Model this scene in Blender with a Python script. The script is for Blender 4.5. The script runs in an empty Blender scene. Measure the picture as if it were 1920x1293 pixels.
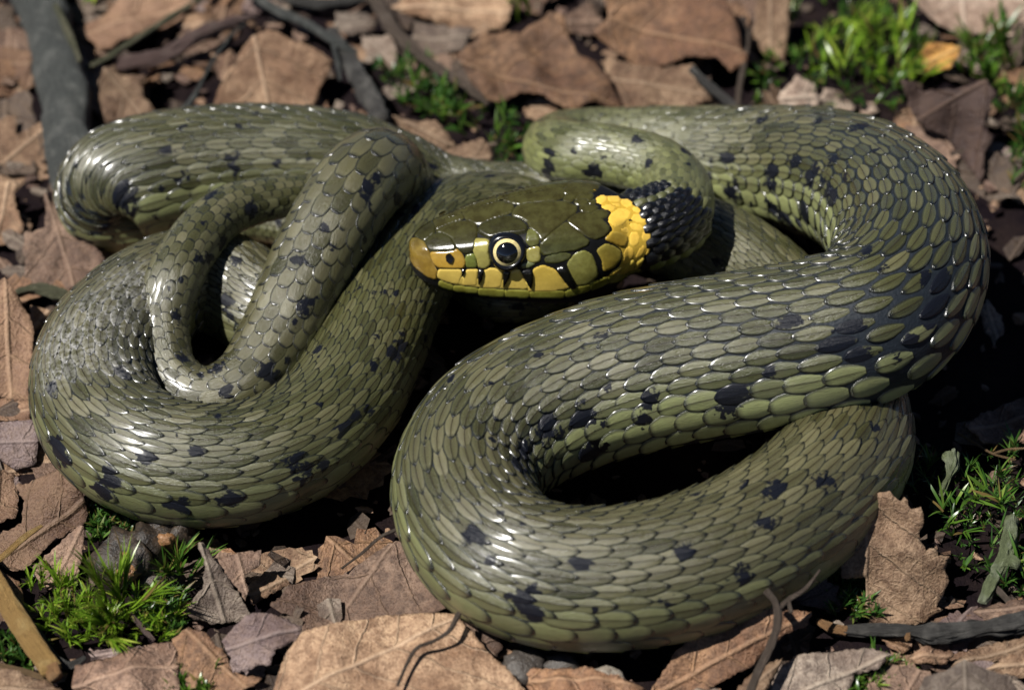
import bpy, bmesh, math, random
import numpy as np
from mathutils import Vector, Matrix
from mathutils.bvhtree import BVHTree
from mathutils.geometry import delaunay_2d_cdt

# ------------------------------------------------------------------ camera, light, exposure
# Design unit u = 0.65 cm (a hundredth of the photograph's pixel grid at the focus plane); S turns it into metres.
S = 0.0065
PITCH = math.radians(42.0)
DIST = 60.0
W, H = 1920.0, 1293.0
SUN_DIR = Vector((-0.47, -0.20, 0.86)).normalized()        # towards the sun
EXPOSURE = 0.62

scene = bpy.context.scene
col = scene.collection
cam_d = bpy.data.cameras.new('camera')
cam = bpy.data.objects.new('camera', cam_d)
col.objects.link(cam)
scene.camera = cam
CAM = Vector((0, -math.cos(PITCH) * DIST, math.sin(PITCH) * DIST))
cam.location = CAM * S
cam.rotation_euler = (math.radians(90) - PITCH, 0, 0)
cam_d.sensor_width = 36.0
cam_d.lens = 36.0 * DIST / 19.2
cam_d.clip_start = 0.01
cam_d.clip_end = 200.0
cam_d.dof.use_dof = True
cam_d.dof.focus_distance = (DIST - 3.8) * S
cam_d.dof.aperture_fstop = 23.0

world = bpy.data.worlds.new('World')
scene.world = world
world.use_nodes = True
wn = world.node_tree.nodes
wl = world.node_tree.links
for n in list(wn):
    wn.remove(n)
sky = wn.new('ShaderNodeTexSky')
sky.sky_type = 'NISHITA'
sky.sun_disc = False
sky.altitude = 2500.0
sky.air_density = 0.5
sky.dust_density = 0.4
sky.sun_elevation = math.asin(SUN_DIR.z)
sky.sun_rotation = math.atan2(SUN_DIR.x, SUN_DIR.y)
bg = wn.new('ShaderNodeBackground')
bg.inputs['Strength'].default_value = 0.05
wo = wn.new('ShaderNodeOutputWorld')
wl.new(sky.outputs[0], bg.inputs[0])
wl.new(bg.outputs[0], wo.inputs[0])

sun_d = bpy.data.lights.new('sun', 'SUN')
sun_d.energy = 5.0
sun_d.angle = math.radians(0.6)
sun_d.color = (1.0, 0.97, 0.92)
sun = bpy.data.objects.new('sun', sun_d)
col.objects.link(sun)
sun.rotation_euler = SUN_DIR.to_track_quat('Z', 'Y').to_euler()
sun.location = (-0.3, -0.1, 0.6)

vs = scene.view_settings
vs.view_transform = 'Standard'
vs.look = 'None'
vs.exposure = EXPOSURE
vs.gamma = 1.0
vs.use_curve_mapping = False

# ------------------------------------------------------------------ helpers
R_ = np.array((1.0, 0, 0))
F_ = np.array((0, math.cos(PITCH), -math.sin(PITCH)))
U_ = np.array((0, math.sin(PITCH), math.cos(PITCH)))
CAMn = np.array(CAM)

def rays(p):
    p = np.atleast_2d(np.asarray(p, float))
    d = F_[None] + ((p[:, 0:1] - W / 2) / 100.0 / DIST) * R_ - ((p[:, 1:2] - H / 2) / 100.0 / DIST) * U_
    return d

def unproj(px, py, z):
    d = rays([(px, py)])[0]
    t = (z - CAMn[2]) / d[2]
    return CAMn + d * t

def mag(p):                                                # apparent size of one u at p
    return DIST / float(np.dot(np.asarray(p) - CAMn, F_))

def proj(P):
    v = np.asarray(P) - CAMn
    w = v @ F_
    return np.stack([W / 2 + 100 * DIST * (v @ R_) / w, H / 2 - 100 * DIST * (v @ U_) / w], -1)

def tag(o, label=None, cat=None, group=None, kind=None):
    if label: o['label'] = label
    if cat: o['category'] = cat
    if group: o['group'] = group
    if kind: o['kind'] = kind
    return o

def make_obj(name, verts, faces, mat, parent=None, origin=None, smooth=True, attrs=None, uv=None):
    verts = np.asarray(verts, float)
    if origin is None:
        origin = np.array((verts[:, 0].mean(), verts[:, 1].mean(), verts[:, 2].min()))
    me = bpy.data.meshes.new(name)
    v = (verts - origin) * S
    if isinstance(faces, np.ndarray):
        k = faces.shape[1]
        me.vertices.add(len(v)); me.vertices.foreach_set('co', v.ravel())
        me.loops.add(faces.size); me.loops.foreach_set('vertex_index', faces.ravel().astype(np.int32))
        me.polygons.add(len(faces))
        me.polygons.foreach_set('loop_start', (np.arange(len(faces)) * k).astype(np.int32))
        me.update(calc_edges=True)
    else:
        me.from_pydata(v.tolist(), [], faces)
    if smooth:
        me.polygons.foreach_set('use_smooth', np.ones(len(me.polygons), bool))
    for an, (ty, val) in (attrs or {}).items():
        a = me.attributes.new(an, ty, 'POINT')
        val = np.asarray(val, np.float32)
        a.data.foreach_set('color' if ty == 'FLOAT_COLOR' else ('vector' if ty == 'FLOAT_VECTOR' else 'value'), val.ravel())
    if mat: me.materials.append(mat)
    me.update()
    o = bpy.data.objects.new(name, me)
    col.objects.link(o)
    if parent is None:
        o.location = origin * S
    else:
        o.parent = parent
    return o

# --- node material helper
def new_mat(name):
    m = bpy.data.materials.new(name)
    m.use_nodes = True
    nt = m.node_tree
    b = nt.nodes['Principled BSDF']
    return m, nt, b

def N(nt, t, **kw):
    n = nt.nodes.new(t)
    for k, v in kw.items():
        if k in n.inputs: n.inputs[k].default_value = v
        else: setattr(n, k, v)
    return n

def noise(nt, vec, scale, detail=3, rough=.55, dist=0):
    n = nt.nodes.new('ShaderNodeTexNoise')
    n.inputs['Scale'].default_value = scale
    n.inputs['Detail'].default_value = detail
    n.inputs['Roughness'].default_value = rough
    n.inputs['Distortion'].default_value = dist
    if vec is not None: nt.links.new(vec, n.inputs['Vector'])
    return n.outputs['Fac']

def math_n(nt, op, a, b=None, c=None):
    n = nt.nodes.new('ShaderNodeMath'); n.operation = op
    for i, x in enumerate((a, b, c)):
        if x is None: continue
        if isinstance(x, (int, float)): n.inputs[i].default_value = x
        else: nt.links.new(x, n.inputs[i])
    return n.outputs[0]

def ramp(nt, fac, lo, hi, a=0.0, b=1.0):
    n = nt.nodes.new('ShaderNodeMapRange')
    n.inputs['From Min'].default_value = lo; n.inputs['From Max'].default_value = hi
    n.inputs['To Min'].default_value = a; n.inputs['To Max'].default_value = b
    nt.links.new(fac, n.inputs['Value'])
    return n.outputs[0]

def mixc(nt, fac, a, b, blend='MIX'):
    n = nt.nodes.new('ShaderNodeMix'); n.data_type = 'RGBA'; n.blend_type = blend
    for sock, x in ((n.inputs[0], fac), (n.inputs[6], a), (n.inputs[7], b)):
        if isinstance(x, (int, float)): sock.default_value = x
        elif isinstance(x, tuple): sock.default_value = (*x, 1.0)
        else: nt.links.new(x, sock)
    return n.outputs[2]

def bump(nt, h, strength, dist):
    n = nt.nodes.new('ShaderNodeBump')
    n.inputs['Strength'].default_value = strength
    n.inputs['Distance'].default_value = dist * S
    nt.links.new(h, n.inputs['Height'])
    return n.outputs[0]

def objvec(nt, rnd=False):
    tc = nt.nodes.new('ShaderNodeTexCoord')
    m = nt.nodes.new('ShaderNodeVectorMath'); m.operation = 'SCALE'
    m.inputs['Scale'].default_value = 1.0 / S
    nt.links.new(tc.outputs['Object'], m.inputs[0])
    if not rnd: return m.outputs[0]
    oi = nt.nodes.new('ShaderNodeObjectInfo')
    a = nt.nodes.new('ShaderNodeVectorMath'); a.operation = 'ADD'
    r = math_n(nt, 'MULTIPLY', oi.outputs['Random'], 137.0)
    nt.links.new(m.outputs[0], a.inputs[0]); nt.links.new(r, a.inputs[1])
    return a.outputs[0]

def attr(nt, name, out='Fac'):
    n = nt.nodes.new('ShaderNodeAttribute'); n.attribute_name = name
    return n.outputs[out]
# ------------------------------------------------------------------ grass snake: centreline
rng = np.random.default_rng(7)
zc = 2.5
H0 = unproj(768, 467, zc) - np.array((0, 0, .40))
H1 = unproj(1190, 432, zc) - np.array((0, 0, .40))
hx = H1 - H0; hx /= np.linalg.norm(hx)
hz0 = np.array((0, 0, 1.0)); hy = np.cross(hx, hz0); hy /= np.linalg.norm(hy)     # hy: towards the camera
ROLL = math.radians(6)
hz = np.cross(hy, hx)
hy, hz = hy * math.cos(ROLL) - hz * math.sin(ROLL) * 0 + hz * 0, hz
hz = hz * math.cos(ROLL) + hy * math.sin(ROLL); hz /= np.linalg.norm(hz)
hy = np.cross(hx, hz)
def head_pt(x, y, z): return H0 + hx * x + hy * y + hz * z
XN = 3.95                                                  # head length to the nape
RN = .74

# (pixel x, pixel y, height of the axis, apparent radius)
PTS = [(1255, 412, 2.42, .72), (1276, 368, 2.38, .62), (1240, 318, 2.30, .58), (1150, 292, 2.20, .57), (1075, 286, 2.05, .58),
 (1040, 278, 1.6, .60), (1070, 268, 1.15, .62), (1150, 270, 1.0, .68), (1250, 281, 1.05, .82), (1350, 294, 1.15, .95),
 (1450, 308, 1.35, 1.10), (1545, 325, 1.75, 1.22), (1632, 362, 2.25, 1.33), (1692, 430, 2.75, 1.42), (1702, 515, 3.0, 1.48),
 (1640, 598, 2.95, 1.50), (1530, 636, 2.75, 1.50), (1400, 660, 2.5, 1.52), (1200, 697, 2.1, 1.52), (1040, 748, 1.8, 1.48),
 (935, 808, 1.6, 1.44), (878, 885, 1.45, 1.38), (880, 965, 1.4, 1.37), (935, 1042, 1.38, 1.36), (1030, 1080, 1.36, 1.35),
 (1150, 1086, 1.35, 1.35), (1300, 1058, 1.33, 1.36), (1430, 1000, 1.3, 1.34), (1530, 925, 1.27, 1.30), (1590, 845, 1.2, 1.22),
 (1595, 765, 1.1, 1.08), (1560, 680, 1.0, 1.0), (1490, 590, .95, .95), (1400, 505, .92, .92), (1280, 440, .85, .86),
 (1140, 400, .8, .8), (1000, 378, .75, .72), (900, 368, .72, .66), (830, 355, .72, .66), (745, 328, .95, .82),
 (650, 308, 1.2, .98), (550, 304, 1.28, 1.06), (450, 306, 1.32, 1.1), (350, 316, 1.34, 1.13), (268, 332, 1.34, 1.13),
 (214, 352, 1.2, 1.1), (196, 385, .9, .9), (230, 410, .62, .65), (320, 408, .5, .5), (440, 402, .5, .5),
 (560, 420, .5, .5), (640, 500, .55, .6), (610, 585, .7, .8), (520, 590, .9, .95), (450, 548, .95, .97),
 (390, 522, 1.02, .97), (325, 535, 1.12, 1.0), (250, 588, 1.18, 1.1), (192, 660, 1.2, 1.18), (176, 737, 1.2, 1.2),
 (203, 803, 1.2, 1.2), (272, 852, 1.2, 1.2), (360, 873, 1.18, 1.17), (460, 868, 1.16, 1.14), (560, 828, 1.14, 1.12),
 (640, 752, 1.12, 1.08), (692, 660, 1.1, 1.02), (735, 562, 1.1, .97), (782, 482, 1.1, .92), (840, 422, 1.05, .86),
 (905, 400, .98, .78), (985, 405, .85, .72), (1040, 450, .75, .65), (1035, 520, .65, .6), (950, 550, .58, .55),
 (880, 515, .55, .52), (825, 455, .55, .52),
 (772, 400, .95, .58), (742, 348, 1.7, .72), (712, 320, 2.3, .81), (676, 345, 2.5, .83), (632, 408, 2.35, .82),
 (590, 480, 2.05, .79), (552, 560, 1.72, .75), (512, 640, 1.38, .70), (454, 720, 1.1, .63), (380, 748, .98, .59),
 (316, 704, 1.1, .57), (300, 618, 1.45, .56), (322, 532, 1.95, .54), (364, 455, 2.15, .51), (430, 394, 2.1, .47),
 (520, 370, 1.95, .41), (600, 360, 1.75, .33), (660, 358, 1.55, .22), (700, 362, 1.4, .07)]
TAIL_CTRL = 77                                             # index in PTS where the larger tail scales begin
ctrl = [head_pt(XN - 1.2, 0, .36), head_pt(XN, 0, .36)]
crad = [RN, RN]
for (px, py, z, r) in PTS:
    p = unproj(px, py, z)
    ctrl.append(p); crad.append(r / mag(p))
ctrl = np.array(ctrl); crad = np.array(crad)

def catmull(P, rad, n=26):
    out, ro, idx = [], [], []
    for i in range(1, len(P) - 2):
        p0, p1, p2, p3 = P[i-1], P[i], P[i+1], P[i+2]
        t0 = 0.0; t1 = t0 + np.linalg.norm(p1-p0)**.5; t2 = t1 + np.linalg.norm(p2-p1)**.5; t3 = t2 + np.linalg.norm(p3-p2)**.5
        for k in range(n):
            t = t1 + (t2-t1)*k/n
            a1 = (t1-t)/(t1-t0)*p0+(t-t0)/(t1-t0)*p1; a2 = (t2-t)/(t2-t1)*p1+(t-t1)/(t2-t1)*p2; a3 = (t3-t)/(t3-t2)*p2+(t-t2)/(t3-t2)*p3
            b1 = (t2-t)/(t2-t0)*a1+(t-t0)/(t2-t0)*a2; b2 = (t3-t)/(t3-t1)*a2+(t-t1)/(t3-t1)*a3
            out.append((t2-t)/(t2-t1)*b1+(t-t1)/(t2-t1)*b2)
            f = k/n; f = f*f*(3-2*f); ro.append(rad[i]*(1-f)+rad[i+1]*f); idx.append(i+k/n)
    return np.array(out), np.array(ro), np.array(idx)
Pe = np.vstack([ctrl, 2*ctrl[-1]-ctrl[-2]]); re_ = np.append(crad, crad[-1])
cl, rr, ci = catmull(Pe, re_)
seg = np.linalg.norm(np.diff(cl, axis=0), axis=1); ss = np.concatenate([[0], np.cumsum(seg)])
LEN = ss[-1]; DS = .05
sg = np.arange(0, LEN, DS); NS = len(sg)
def rs(a): return np.stack([np.interp(sg, ss, a[:, i]) for i in range(3)], 1)
def smooth(a, w):
    k = np.hanning(w + 2)[1:-1]; k /= k.sum()
    pad = np.concatenate([np.repeat(a[:1], w//2, 0), a, np.repeat(a[-1:], w//2, 0)])
    if a.ndim == 1: return np.convolve(pad, k, 'valid')[:len(a)]
    return np.stack([np.convolve(pad[:, i], k, 'valid')[:len(a)] for i in range(3)], 1)
Cn = smooth(rs(cl), 9)
rg = smooth(np.interp(sg, ss, rr), 15)
cig = np.interp(sg, ss, ci) - 2                            # position in PTS
Tn = np.gradient(Cn, axis=0); Tn /= np.linalg.norm(Tn, axis=1)[:, None]
Tn = smooth(Tn, 9); Tn /= np.linalg.norm(Tn, axis=1)[:, None]
upv = np.array((0, 0, 1.0))
ROLLC = [(-2, ROLL), (1, 0.0), (len(PTS), 0.0)]
Un = upv - Tn * (Tn @ upv)[:, None]; Un /= np.linalg.norm(Un, axis=1)[:, None]
Un = smooth(Un, 25); Un -= Tn * np.sum(Un*Tn, 1)[:, None]; Un /= np.linalg.norm(Un, axis=1)[:, None]
Un[0] = hz; 
for i in range(24):
    f = i/24; v = hz*(1-f)+Un[i]*f; v -= Tn[i]*np.dot(v, Tn[i]); Un[i] = v/np.linalg.norm(v)
Sn = np.cross(Tn, Un)
Kn = smooth(np.gradient(Tn, axis=0)/DS, 9)

def at(s):
    s = np.clip(s, 0, sg[-1]); i = np.clip((s/DS).astype(int), 0, NS-2); f = (s/DS - i)[..., None]
    g = lambda A: A[i]*(1-f)+A[i+1]*f
    r = rg[i]*(1-f[..., 0])+rg[i+1]*f[..., 0]
    return g(Cn), g(Un), g(Sn), r
def surf(s, phi, h):
    C, U, Sd, r = at(s)
    n = U*np.cos(phi)[..., None] + Sd*np.sin(phi)[..., None]
    return C + n*(r*(1+h))[..., None]
def stretch(s, phi):
    i = np.clip((s/DS).astype(int), 0, NS-1)
    n = Un[i]*np.cos(phi)[..., None]+Sn[i]*np.sin(phi)[..., None]
    return 1 - rg[i]*np.sum(Kn[i]*n, -1)

# ------------------------------------------------------------------ one continuous skin: head loft, then the tube
NSEG = 64
HST = [ # x, zt, wt, ze, ws, zs, wl, zl, wj, zj, zb
 (0.00, .52, .10, .48, .14, .36, .14, .20, .10, .12, .08),
 (0.05, .62, .20, .56, .27, .38, .27, .12, .20, .02, -.02),
 (0.18, .72, .31, .64, .41, .40, .42, .06, .33, -.06, -.12),
 (0.45, .82, .42, .72, .56, .42, .59, .02, .50, -.12, -.20),
 (0.95, .95, .53, .84, .70, .46, .77, .00, .68, -.18, -.26),
 (1.70, 1.12, .66, 1.00, .84, .54, .94, -.01, .86, -.22, -.32),
 (2.50, 1.23, .75, 1.09, .98, .58, 1.08, -.02, 1.00, -.24, -.36),
 (3.10, 1.25, .76, 1.09, 1.05, .56, 1.08, -.03, .98, -.27, -.40),
 (3.55, 1.22, .68, 1.06, .97, .50, .95, -.06, .82, -.30, -.42),
 (XN, .36+RN, .42*RN, .36+.91*RN, .94*RN, .36+.34*RN, .92*RN, .36-.39*RN, .68*RN, .36-.73*RN, .36-RN)]
hs = np.array(HST)
def station(x):
    v = [np.interp(x, hs[:, 0], hs[:, k]) for k in range(1, 11)]
    return v
def hring(x):
    zt, wt, ze, ws, zs, wl, zl, wj, zj, zb = station(x)
    half = np.array([(0, zt), (wt*.55, zt-(zt-ze)*.22), (wt, ze), (ws, zs), (wl, zl), (wj, zj), (wj*.5, zb+(zj-zb)*.18), (0, zb)])
    full = np.vstack([half, (half[1:-1]*[-1, 1])[::-1]])
    n = len(full); out = []
    for i in range(n):
        p0, p1, p2, p3 = full[i-1], full[i], full[(i+1) % n], full[(i+2) % n]
        for k in range(12):
            t = k/12
            out.append(.5*((2*p1)+(-p0+p2)*t+(2*p0-5*p1+4*p2-p3)*t*t+(-p0+3*p1-3*p2+p3)*t**3))
    out = np.array(out)
    # resample by angle-like arc length on each half so that index 0 is dorsal
    d = np.concatenate([[0], np.cumsum(np.linalg.norm(np.diff(np.vstack([out, out[:1]]), axis=0), axis=1))])
    hN = 7*12
    def half_rs(a, b):
        tt = np.linspace(d[a], d[b], NSEG//2+1)
        oo = np.vstack([out, out[:1]])
        return np.stack([np.interp(tt, d, oo[:, 0]), np.interp(tt, d, oo[:, 1])], 1)
    A = half_rs(0, hN); B = half_rs(hN, len(out))
    return np.vstack([A[:-1], B[:-1]])
hxs = np.concatenate([np.array([0, .02, .05, .09, .14, .2, .28]), np.arange(.36, XN, .06)])
sections = np.array([hring(x) for x in hxs])
# smooth along the axis
for _ in range(6):
    s2 = sections.copy(); s2[2:-1] = .5*sections[2:-1]+.25*(sections[1:-2]+sections[3:]); sections = s2
rings = [np.array([head_pt(x, y, z) for (y, z) in sec]) for x, sec in zip(hxs, sections)]
phis = np.arange(NSEG)*2*math.pi/NSEG
for i in range(0, NS, 2):
    n = Un[i][None]*np.cos(phis)[:, None]+Sn[i][None]*np.sin(phis)[:, None]
    rings.append(Cn[i]+n*rg[i])
bv = np.vstack(rings); nr = len(rings)
i0 = (np.arange(nr-1)[:, None]*NSEG+np.arange(NSEG)[None]).ravel()
j = np.arange(NSEG); j1 = (j+1) % NSEG
a_ = (np.arange(nr-1)[:, None]*NSEG+j[None]); b_ = (np.arange(nr-1)[:, None]*NSEG+j1[None])
quads = np.stack([a_, b_, b_+NSEG, a_+NSEG], -1).reshape(-1, 4)
bfaces = quads.tolist()
bfaces.append(list(range(NSEG))[::-1]); bfaces.append([(nr-1)*NSEG+k for k in range(NSEG)])
bvh = BVHTree.FromPolygons([tuple(v) for v in bv], bfaces)
NHEAD = len(hxs)

def cast(px, py):
    d = rays([(px, py)])[0]; d = d/np.linalg.norm(d)
    loc, nor, fi, dist = bvh.ray_cast(Vector(CAMn), Vector(d))
    return loc, nor, fi, dist

# ------------------------------------------------------------------ black spots seen on the body
SPOTS = [(930,610,10),(925,617,9),(1130,629,12),(1120,632,9),(1008,668,9),(1095,652,8),(820,714,10),(845,712,8),(905,727,10),(922,722,8),(1095,783,20),
 (1022,805,18),(980,848,16),(975,880,14),(1205,792,14),(1215,748,13),(1375,748,20),(1362,768,16),(1215,880,6),(1120,840,14),(1100,850,12),(895,1005,13),(880,1010,8),(985,976,12),(1005,1112,12),
 (985,1125,16),(1000,1150,14),(1095,1064,13),(1105,1072,9),(1285,1028,14),(1330,895,9),(1400,908,10),(1458,912,14),(1450,905,9),(1550,902,14),(1430,972,12),(1395,1072,13),(1640,803,9),
 (1470,1040,6),(1250,1130,12),(1575,635,22),(1590,662,20),(1560,650,14),(1750,540,22),(1745,575,20),(1768,600,12),(1590,620,14),(1690,665,14),(1705,640,10),(1620,470,10),(1650,500,10),(1600,440,8),
 (1480,600,10),(1440,700,10),(1370,300,11),(1372,362,13),(1380,345,9),(1453,320,10),(1450,345,13),(1452,392,16),(1525,325,14),(1520,345,12),(1512,398,13),(1500,415,12),(1478,410,11),(1555,360,12),(1545,335,10),(1410,385,10),(1330,330,9),(1495,300,9),(1432,226,12),(1535,230,12),
 (1620,240,13),(1600,245,10),(1640,285,9),(1570,293,11),(1585,335,10),(1560,380,12),(1030,290,12),(1026,312,15),(1022,325,12),(1112,323,15),(1290,308,8),(1215,308,8),(1192,262,10),(1285,284,12),
 (165,305,10),(172,312,8),(430,300,13),(438,318,11),(515,305,12),(577,298,9),(345,325,11),(338,335,9),(222,350,12),(228,370,20),(240,388,16),(400,362,12),(394,370,9),(480,217,12),(390,252,8),(475,258,7),(310,283,8),
 (200,420,16),(290,410,14),(150,395,12),(570,492,9),(555,488,8),(607,430,11),(622,466,10),(685,365,15),(688,390,12),(742,372,12),(745,310,9),(690,350,10),(570,570,13),(556,574,10),(592,562,9),(540,675,8),(505,705,17),(520,715,12),
 (375,485,10),(392,483,12),(330,595,9),(347,672,10),(376,702,8),(470,388,11),(473,402,9),(420,450,12),(100,727,10),(92,742,8),(195,727,9),(218,730,6),(248,768,7),(168,785,8),(285,856,15),(270,862,10),
 (205,885,12),(210,905,16),(195,920,14),(110,835,16),(118,855,14),(122,875,14),(165,790,7),(330,945,16),(350,950,14),(430,940,16),(550,872,14),(600,872,14),(580,880,12),(722,550,10),(738,546,9),(658,547,8),(700,550,8),(737,664,14),
 (752,650,12),(690,768,12),(665,780,10),(645,800,12),(600,760,8),(440,490,8),(425,560,14),(430,600,14),(405,690,12),(780,395,10),(725,420,10),(340,810,8),(235,705,14),(228,690,10)]
sp_pos, sp_size, sp_s = [], [], []
for (px, py, rad) in SPOTS:
    loc, nor, fi, dist = cast(px, py)
    if loc is None: continue
    ring = fi//NSEG - NHEAD
    if ring < 0: continue
    sp_pos.append(np.array(loc)); sp_size.append(rad/100*(1.4 if px > 1340 else 1.25 if (py > 740 and px > 900 and py < 900) else 1.15)); sp_s.append(ring*2*DS)
for k in range(680):                                       # fine flecks all along the back
    s_ = rng.uniform(2.0, LEN-2); ph = rng.uniform(-1.9, 1.9)
    sp_pos.append(surf(np.array([s_]), np.array([ph]), np.array([0.0]))[0]); sp_size.append(rng.choice([.03, .045, .06, .085])); sp_s.append(s_)
for k in range(260):                                       # the sides turned away carry spots too
    s_ = rng.uniform(1.5, LEN-1); ph = rng.uniform(.9, 2.1)*rng.choice([-1, 1])
    p = surf(np.array([s_]), np.array([ph]), np.array([0.0]))[0]
    n = p-at(np.array([s_]))[0][0]
    if np.dot(n, -F_) > -0.05*np.linalg.norm(n): continue
    sp_pos.append(p); sp_size.append(rng.uniform(.1, .22)); sp_s.append(s_)
sp_pos = np.array(sp_pos); sp_size = np.array(sp_size); sp_s = np.array(sp_s)
def spot_dist(P, s):
    out = np.full(P.shape[:-1], 3.0)
    for c, z, q in zip(sp_pos, sp_size, sp_s):
        m = np.abs(s-q) < 1.2
        if not m.any(): continue
        d = np.linalg.norm(P[m]-c, axis=-1)/z
        out[m] = np.minimum(out[m], d)
    return np.minimum(out, 3.0)
SCURF = [(130, 640, 75), (190, 590, 70), (250, 540, 60), (110, 690, 50), (215, 680, 45), (290, 500, 45), (165,660,60)]
sc_pos = [(np.array(cast(a, b)[0]), r/100) for (a, b, r) in SCURF if cast(a, b)[0] is not None]

# ------------------------------------------------------------------ scales
s_tail = sg[np.argmax(cig >= TAIL_CTRL-1.0)]
def pitch_of(s):
    r = np.interp(s, sg, rg)
    base = np.where(s < s_tail, .40*r, .50*r)
    return np.where(s < 1.3, .30*r+.0*r, np.where(s < 9, .46*r, base)).clip(.1, None)
qg = np.concatenate([[0], np.cumsum(DS/pitch_of(sg))[:-1]])
q_tail = np.interp(s_tail, sg, qg)
NROW = 19
def fwidth(u, e, a=.2): return np.sin(np.pi*np.clip(a+(1-a)*u, 0, 1))**e
rows = []                                                  # s, phi, dphi, kind
PH19 = np.radians([0, 10.6, 21.2, 31.8, 42.4, 53.0, 63.8, 76.5, 92.5, 112.0, 130.0])
PH11 = np.radians([0, 21.0, 42.0, 64.0, 88.0, 114.0, 138.0])
for (q0, q1, n, ph_) in ((0.3, q_tail, 19, PH19), (q_tail, qg[-1]-2, 11, PH11)):
    for k in range(int(math.ceil(q0)), int(q1)):
        for jj in range(-(n//2), n//2+1):
            q = k+.5*(abs(jj) % 2); aj = abs(jj)
            dphi = (ph_[aj+1]-ph_[aj-1])/2 if aj else ph_[1]
            rows.append((np.interp(q, qg, sg), math.copysign(ph_[aj], jj), dphi, jj, n))
rows = np.array(rows)
s0 = rows[:, 0]; f0 = rows[:, 1]; dph = rows[:, 2]; jj = np.abs(rows[:, 3]); nn = rows[:, 4]
Ns = len(rows)
lat = jj/(nn//2)
tail = s0 >= s_tail
neck = s0 < 9.0
st = stretch(s0, f0)
pit = pitch_of(s0)
rl = np.interp(s0, sg, rg)
jit = rng.normal(0, 1, (Ns, 4))
cis = np.interp(s0, sg, cig)
loose = np.clip(1-np.abs(cis-15.0)/4.5, 0, 1)**.6          # the skin is stretched on the big right-hand bend
smax = 1.75-.58*loose
Ls = pit*np.where(tail, 1.22, np.where(neck, 1.22, 1.27))*np.clip(st, .42, smax)*(1-.10*loose)
ds_len = Ls/np.clip(st, .42, None)
low = jj >= (nn//2-2)
wfac = np.where(tail, .665, np.where(neck, .72, .645))+.04*low
wfac *= 1-.17*loose
wfac = np.where(st < .7, wfac*.9, wfac)
uu = np.array([0.0, .14, .32, .5, .66, .78, .86, .93, .985, 1.01])
tt = np.array([-1.10, -.97, -.85, -.68, -.40, -.12, 0, .12, .40, .68, .85, .97, 1.10])
NU, NT = len(uu), len(tt)
Ug, Tg = np.meshgrid(uu, tt, indexing='ij')
ex = np.where(tail, .40, np.where(neck, .42, np.where(low, .50, .74-.16*loose)))+.03*jit[:, 0]
fw = fwidth(np.clip(Ug[None], 0, .985), np.clip(ex, .3, .85)[:, None, None], (.20-.16*loose)[:, None, None])
sv = s0[:, None, None]+ds_len[:, None, None]*(Ug[None]-.35)
tilt = .02*jit[:, 1]
phv = f0[:, None, None]+(wfac*dph)[:, None, None]*fw*Tg[None]+(tilt*dph)[:, None, None]*Ug[None]
edge = (np.abs(Tg) > 1.03) | (Ug > 1.0)
lift = np.where(st < .8, .040, .023)+.007*jit[:, 2]
hh = (-.006+lift[:, None, None]*Ug[None]**1.2 + .015*(1-np.clip(np.abs(Tg), 0, 1)**3.2)[None]*(1-.55*Ug[None]**3)
      - .004*(Ug[None] > .985))
keel = np.where(neck, .002, np.where(tail, .002, .0065))*(lat < .85)
hh = hh+keel[:, None, None]*np.exp(-(Tg/.1)**2)[None]*np.clip(Ug*1.3, 0, 1)[None]
bead = (s0 < 1.25)
hh = hh + (bead[:, None, None]*.08*(1-np.clip(Tg**2, 0, 1))*np.sin(np.pi*np.clip(Ug, 0, 1)))
hh = hh+(.0055*np.clip(rng.normal(0, 1, Ns), -2, 2))[:, None, None]*Tg[None]
hh = np.where(edge[None], -.03, hh)
sv = np.clip(sv, 0, sg[-1])
SV = surf(sv, phv, hh)
# colours
olive = np.array((.056, .057, .0195)); green = np.array((.074, .080, .027)); pale = np.array((.42, .46, .19)); tan = np.array((.074, .068, .031))
c = olive[None]+(tan-olive)[None]*np.clip(.5+.5*np.sin(s0*.21+1)[:, None]+.25*jit[:, 3:4], 0, 1)
pf = np.interp(np.interp(s0, sg, cig), [0, 19, 23, 37, 40, 47, 50, 200], [1, 1, .25, .25, .7, .7, .22, .22])[:, None]
w1 = np.clip((lat-.45)/.35, 0, 1)[:, None]*(.4+.6*pf); c = c*(1-w1)+green*w1
w2 = np.clip((lat-.64)/.30, 0, 1)[:, None]*.75*pf; c = c*(1-w2)+pale*w2
nk = np.clip((11-s0)/5, 0, 1)[:, None]*.6; c = c*(1-nk)+np.array((.095, .105, .030))*nk*(1+.5*lat[:, None])
c = c*(1+.22*np.clip(jit[:, 3:4], -2, 2))
blackcap = (s0 < 1.34-.26*np.cos(f0)) & (np.abs(f0) > .10) & (np.abs(f0) < 1.75)
c[blackcap] = (.004, .004, .005)
thr = (s0 < 1.6) & (np.abs(f0) >= 1.75); c[thr] = (.12, .15, .02)
Cv = np.repeat(np.repeat(c[:, None, None, :], NU, 1), NT, 2)
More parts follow.
